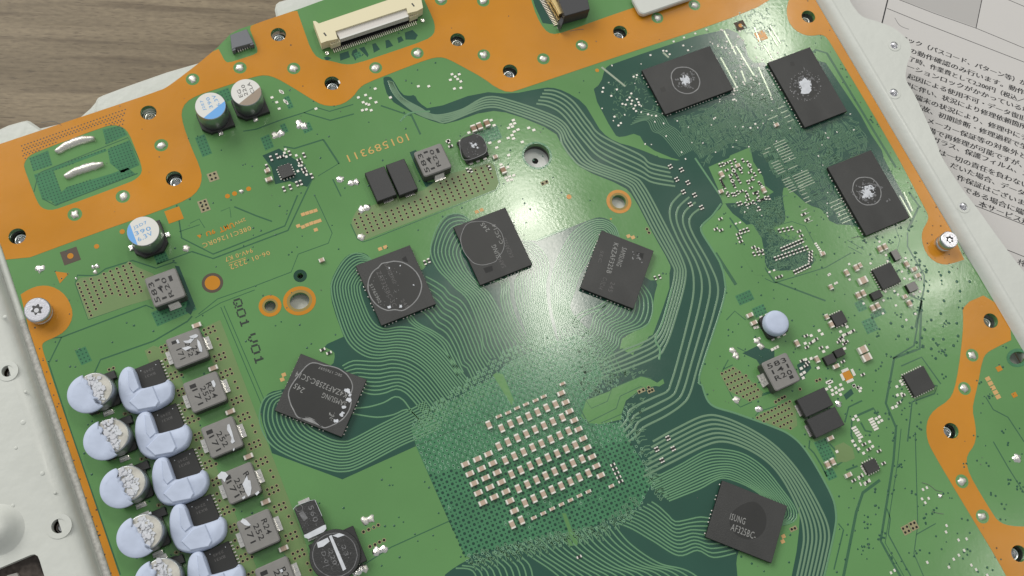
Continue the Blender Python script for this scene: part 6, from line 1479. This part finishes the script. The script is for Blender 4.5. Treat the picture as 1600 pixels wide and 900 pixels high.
MISC = [((740.4, 200), 90, 'b', 'brown capacitor above the small black coil, left one of three'), ((749.4, 196.3), 90, 'b', 'brown capacitor above the small black coil, middle one of three'), ((761, 191.7), 90, 'b', 'brown capacitor above the small black coil, right one of three'),
 ((774, 244.5), 0, 's', 'brown capacitor right of the small black coil, lying flat'), ((786.7, 265), 90, 'b', 'brown capacitor beside the right end of the upper via field'),
 ((417.5, 266), 0, 's', 'brown capacitor left of the small chip ringed by resistors, upper one'), ((420, 279.5), 0, 'm', 'brown capacitor left of the small chip ringed by resistors, lower one'), ((502.5, 406), 0, 's', 'small lone capacitor above the two gold rimmed holes'),
 ((1172, 492), 0, 'm', 'brown capacitor left of the pale blue putty cap, upper one'), ((1178.4, 504), 0, 'm', 'brown capacitor left of the pale blue putty cap, lower one'), ((1246, 536), 90, 'm', 'brown capacitor above the right grey coil, standing alone'),
 ((1277.4, 561), 90, 'm', 'tan capacitor at the left side of the small charcoal block'), ((1307, 572), 0, 'm', 'tan capacitor under the small charcoal block'), ((1349, 546), 0, 'w', 'wide pale capacitor, upper of two right of the charcoal block'), ((1355, 558), 0, 'w', 'wide pale capacitor, lower of two right of the charcoal block'),
 ((1299.7, 506.5), 90, 'm', 'tan capacitor touching the left side of the small dark chip above the coil'), ((1292.5, 494.5), 90, 's', 'small capacitor by the upper left corner of the small dark chip'),
 ((1376, 388.4), 90, 'm', 'cream capacitor above the controller chip near the right screw, left of two'), ((1383.8, 385), 90, 'm', 'cream capacitor above the controller chip near the right screw, right of two'), ((1338.7, 418), 90, 'm', 'cream capacitor up left of the controller chip near the right screw, larger of two'),
 ((1344.4, 414), 90, 's', 'small capacitor up left of the controller chip near the right screw'), ((1323.7, 425.5), 90, 'm', 'cream capacitor farthest left of the controller chip near the right screw'), ((1349, 437.6), 0, 'w', 'wide taupe capacitor with white ends left of the controller chip near the right screw'),
 ((1341.8, 461), 90, 'm', 'cream capacitor below left of the controller chip near the right screw, left of a pair'), ((1349.6, 457.4), 90, 'm', 'cream capacitor below left of the controller chip near the right screw, right of a pair'),
 ((1364.6, 481), 90, 'm', 'cream capacitor under the corner block of the controller chip, left of two'), ((1372.4, 477.3), 90, 'm', 'cream capacitor under the corner block of the controller chip, right of two'),
 ((1417.5, 412), 90, 'm', 'pale capacitor right of the controller chip near the right screw, topmost of three'), ((1429, 420), 0, 'm', 'pale capacitor right of the controller chip near the right screw, middle of three'), ((1434.6, 430), 0, 'm', 'pale capacitor right of the controller chip near the right screw, lowest of three'),
 ((1414.4, 463), 0, 's', 'capacitor below the taupe block near the right screw, lying flat'), ((1422, 473.4), 90, 'm', 'dark capacitor below the taupe block near the right screw, standing upright'), ((1299, 448), 90, 's', 'lone small capacitor between the resistor rows and the controller chip'),
 ((1298, 684.5), 0, 'm', 'tan capacitor under the lower flat black block'), ((1294, 725.7), 90, 'm', 'brown capacitor below the flat black blocks, left of two'), ((1302, 721), 90, 'm', 'brown capacitor below the flat black blocks, right of two'), ((1326.4, 742), 0, 'm', 'brown capacitor left below the small dark chip at lower right'),
 ((1286, 396), 0, 's', 'small bright capacitor at the end of the pad row below the lowest storage chip'), ((1128, 271.7), 90, 'm', 'tan capacitor at the left side of the tiny resistor cluster'), ((1153, 258), 0, 's', 'tan capacitor at the top of the tiny resistor cluster'), ((1127, 298.5), 0, 's', 'tan capacitor at the lower left corner of the tiny resistor cluster'),
 ((1194, 296), 90, 'm', 'tan capacitor at the lower right corner of the tiny resistor cluster'), ((1213.7, 194.5), 0, 's', 'lone tan capacitor in the dense traces left of the tall storage chips')]
DIM = {'b': (1.7, 1.1, .9, M_CERAMICB), 's': (1.15, .8, .6, M_CERAMIC), 'm': (1.5, .85, .7, M_CERAMIC), 'w': (2.1, 1.5, .8, M_CERAMIC)}
for px, deg, k, lb in MISC: cap(px, deg, *DIM[k], lb, 'ceramic capacitors spread over the board')
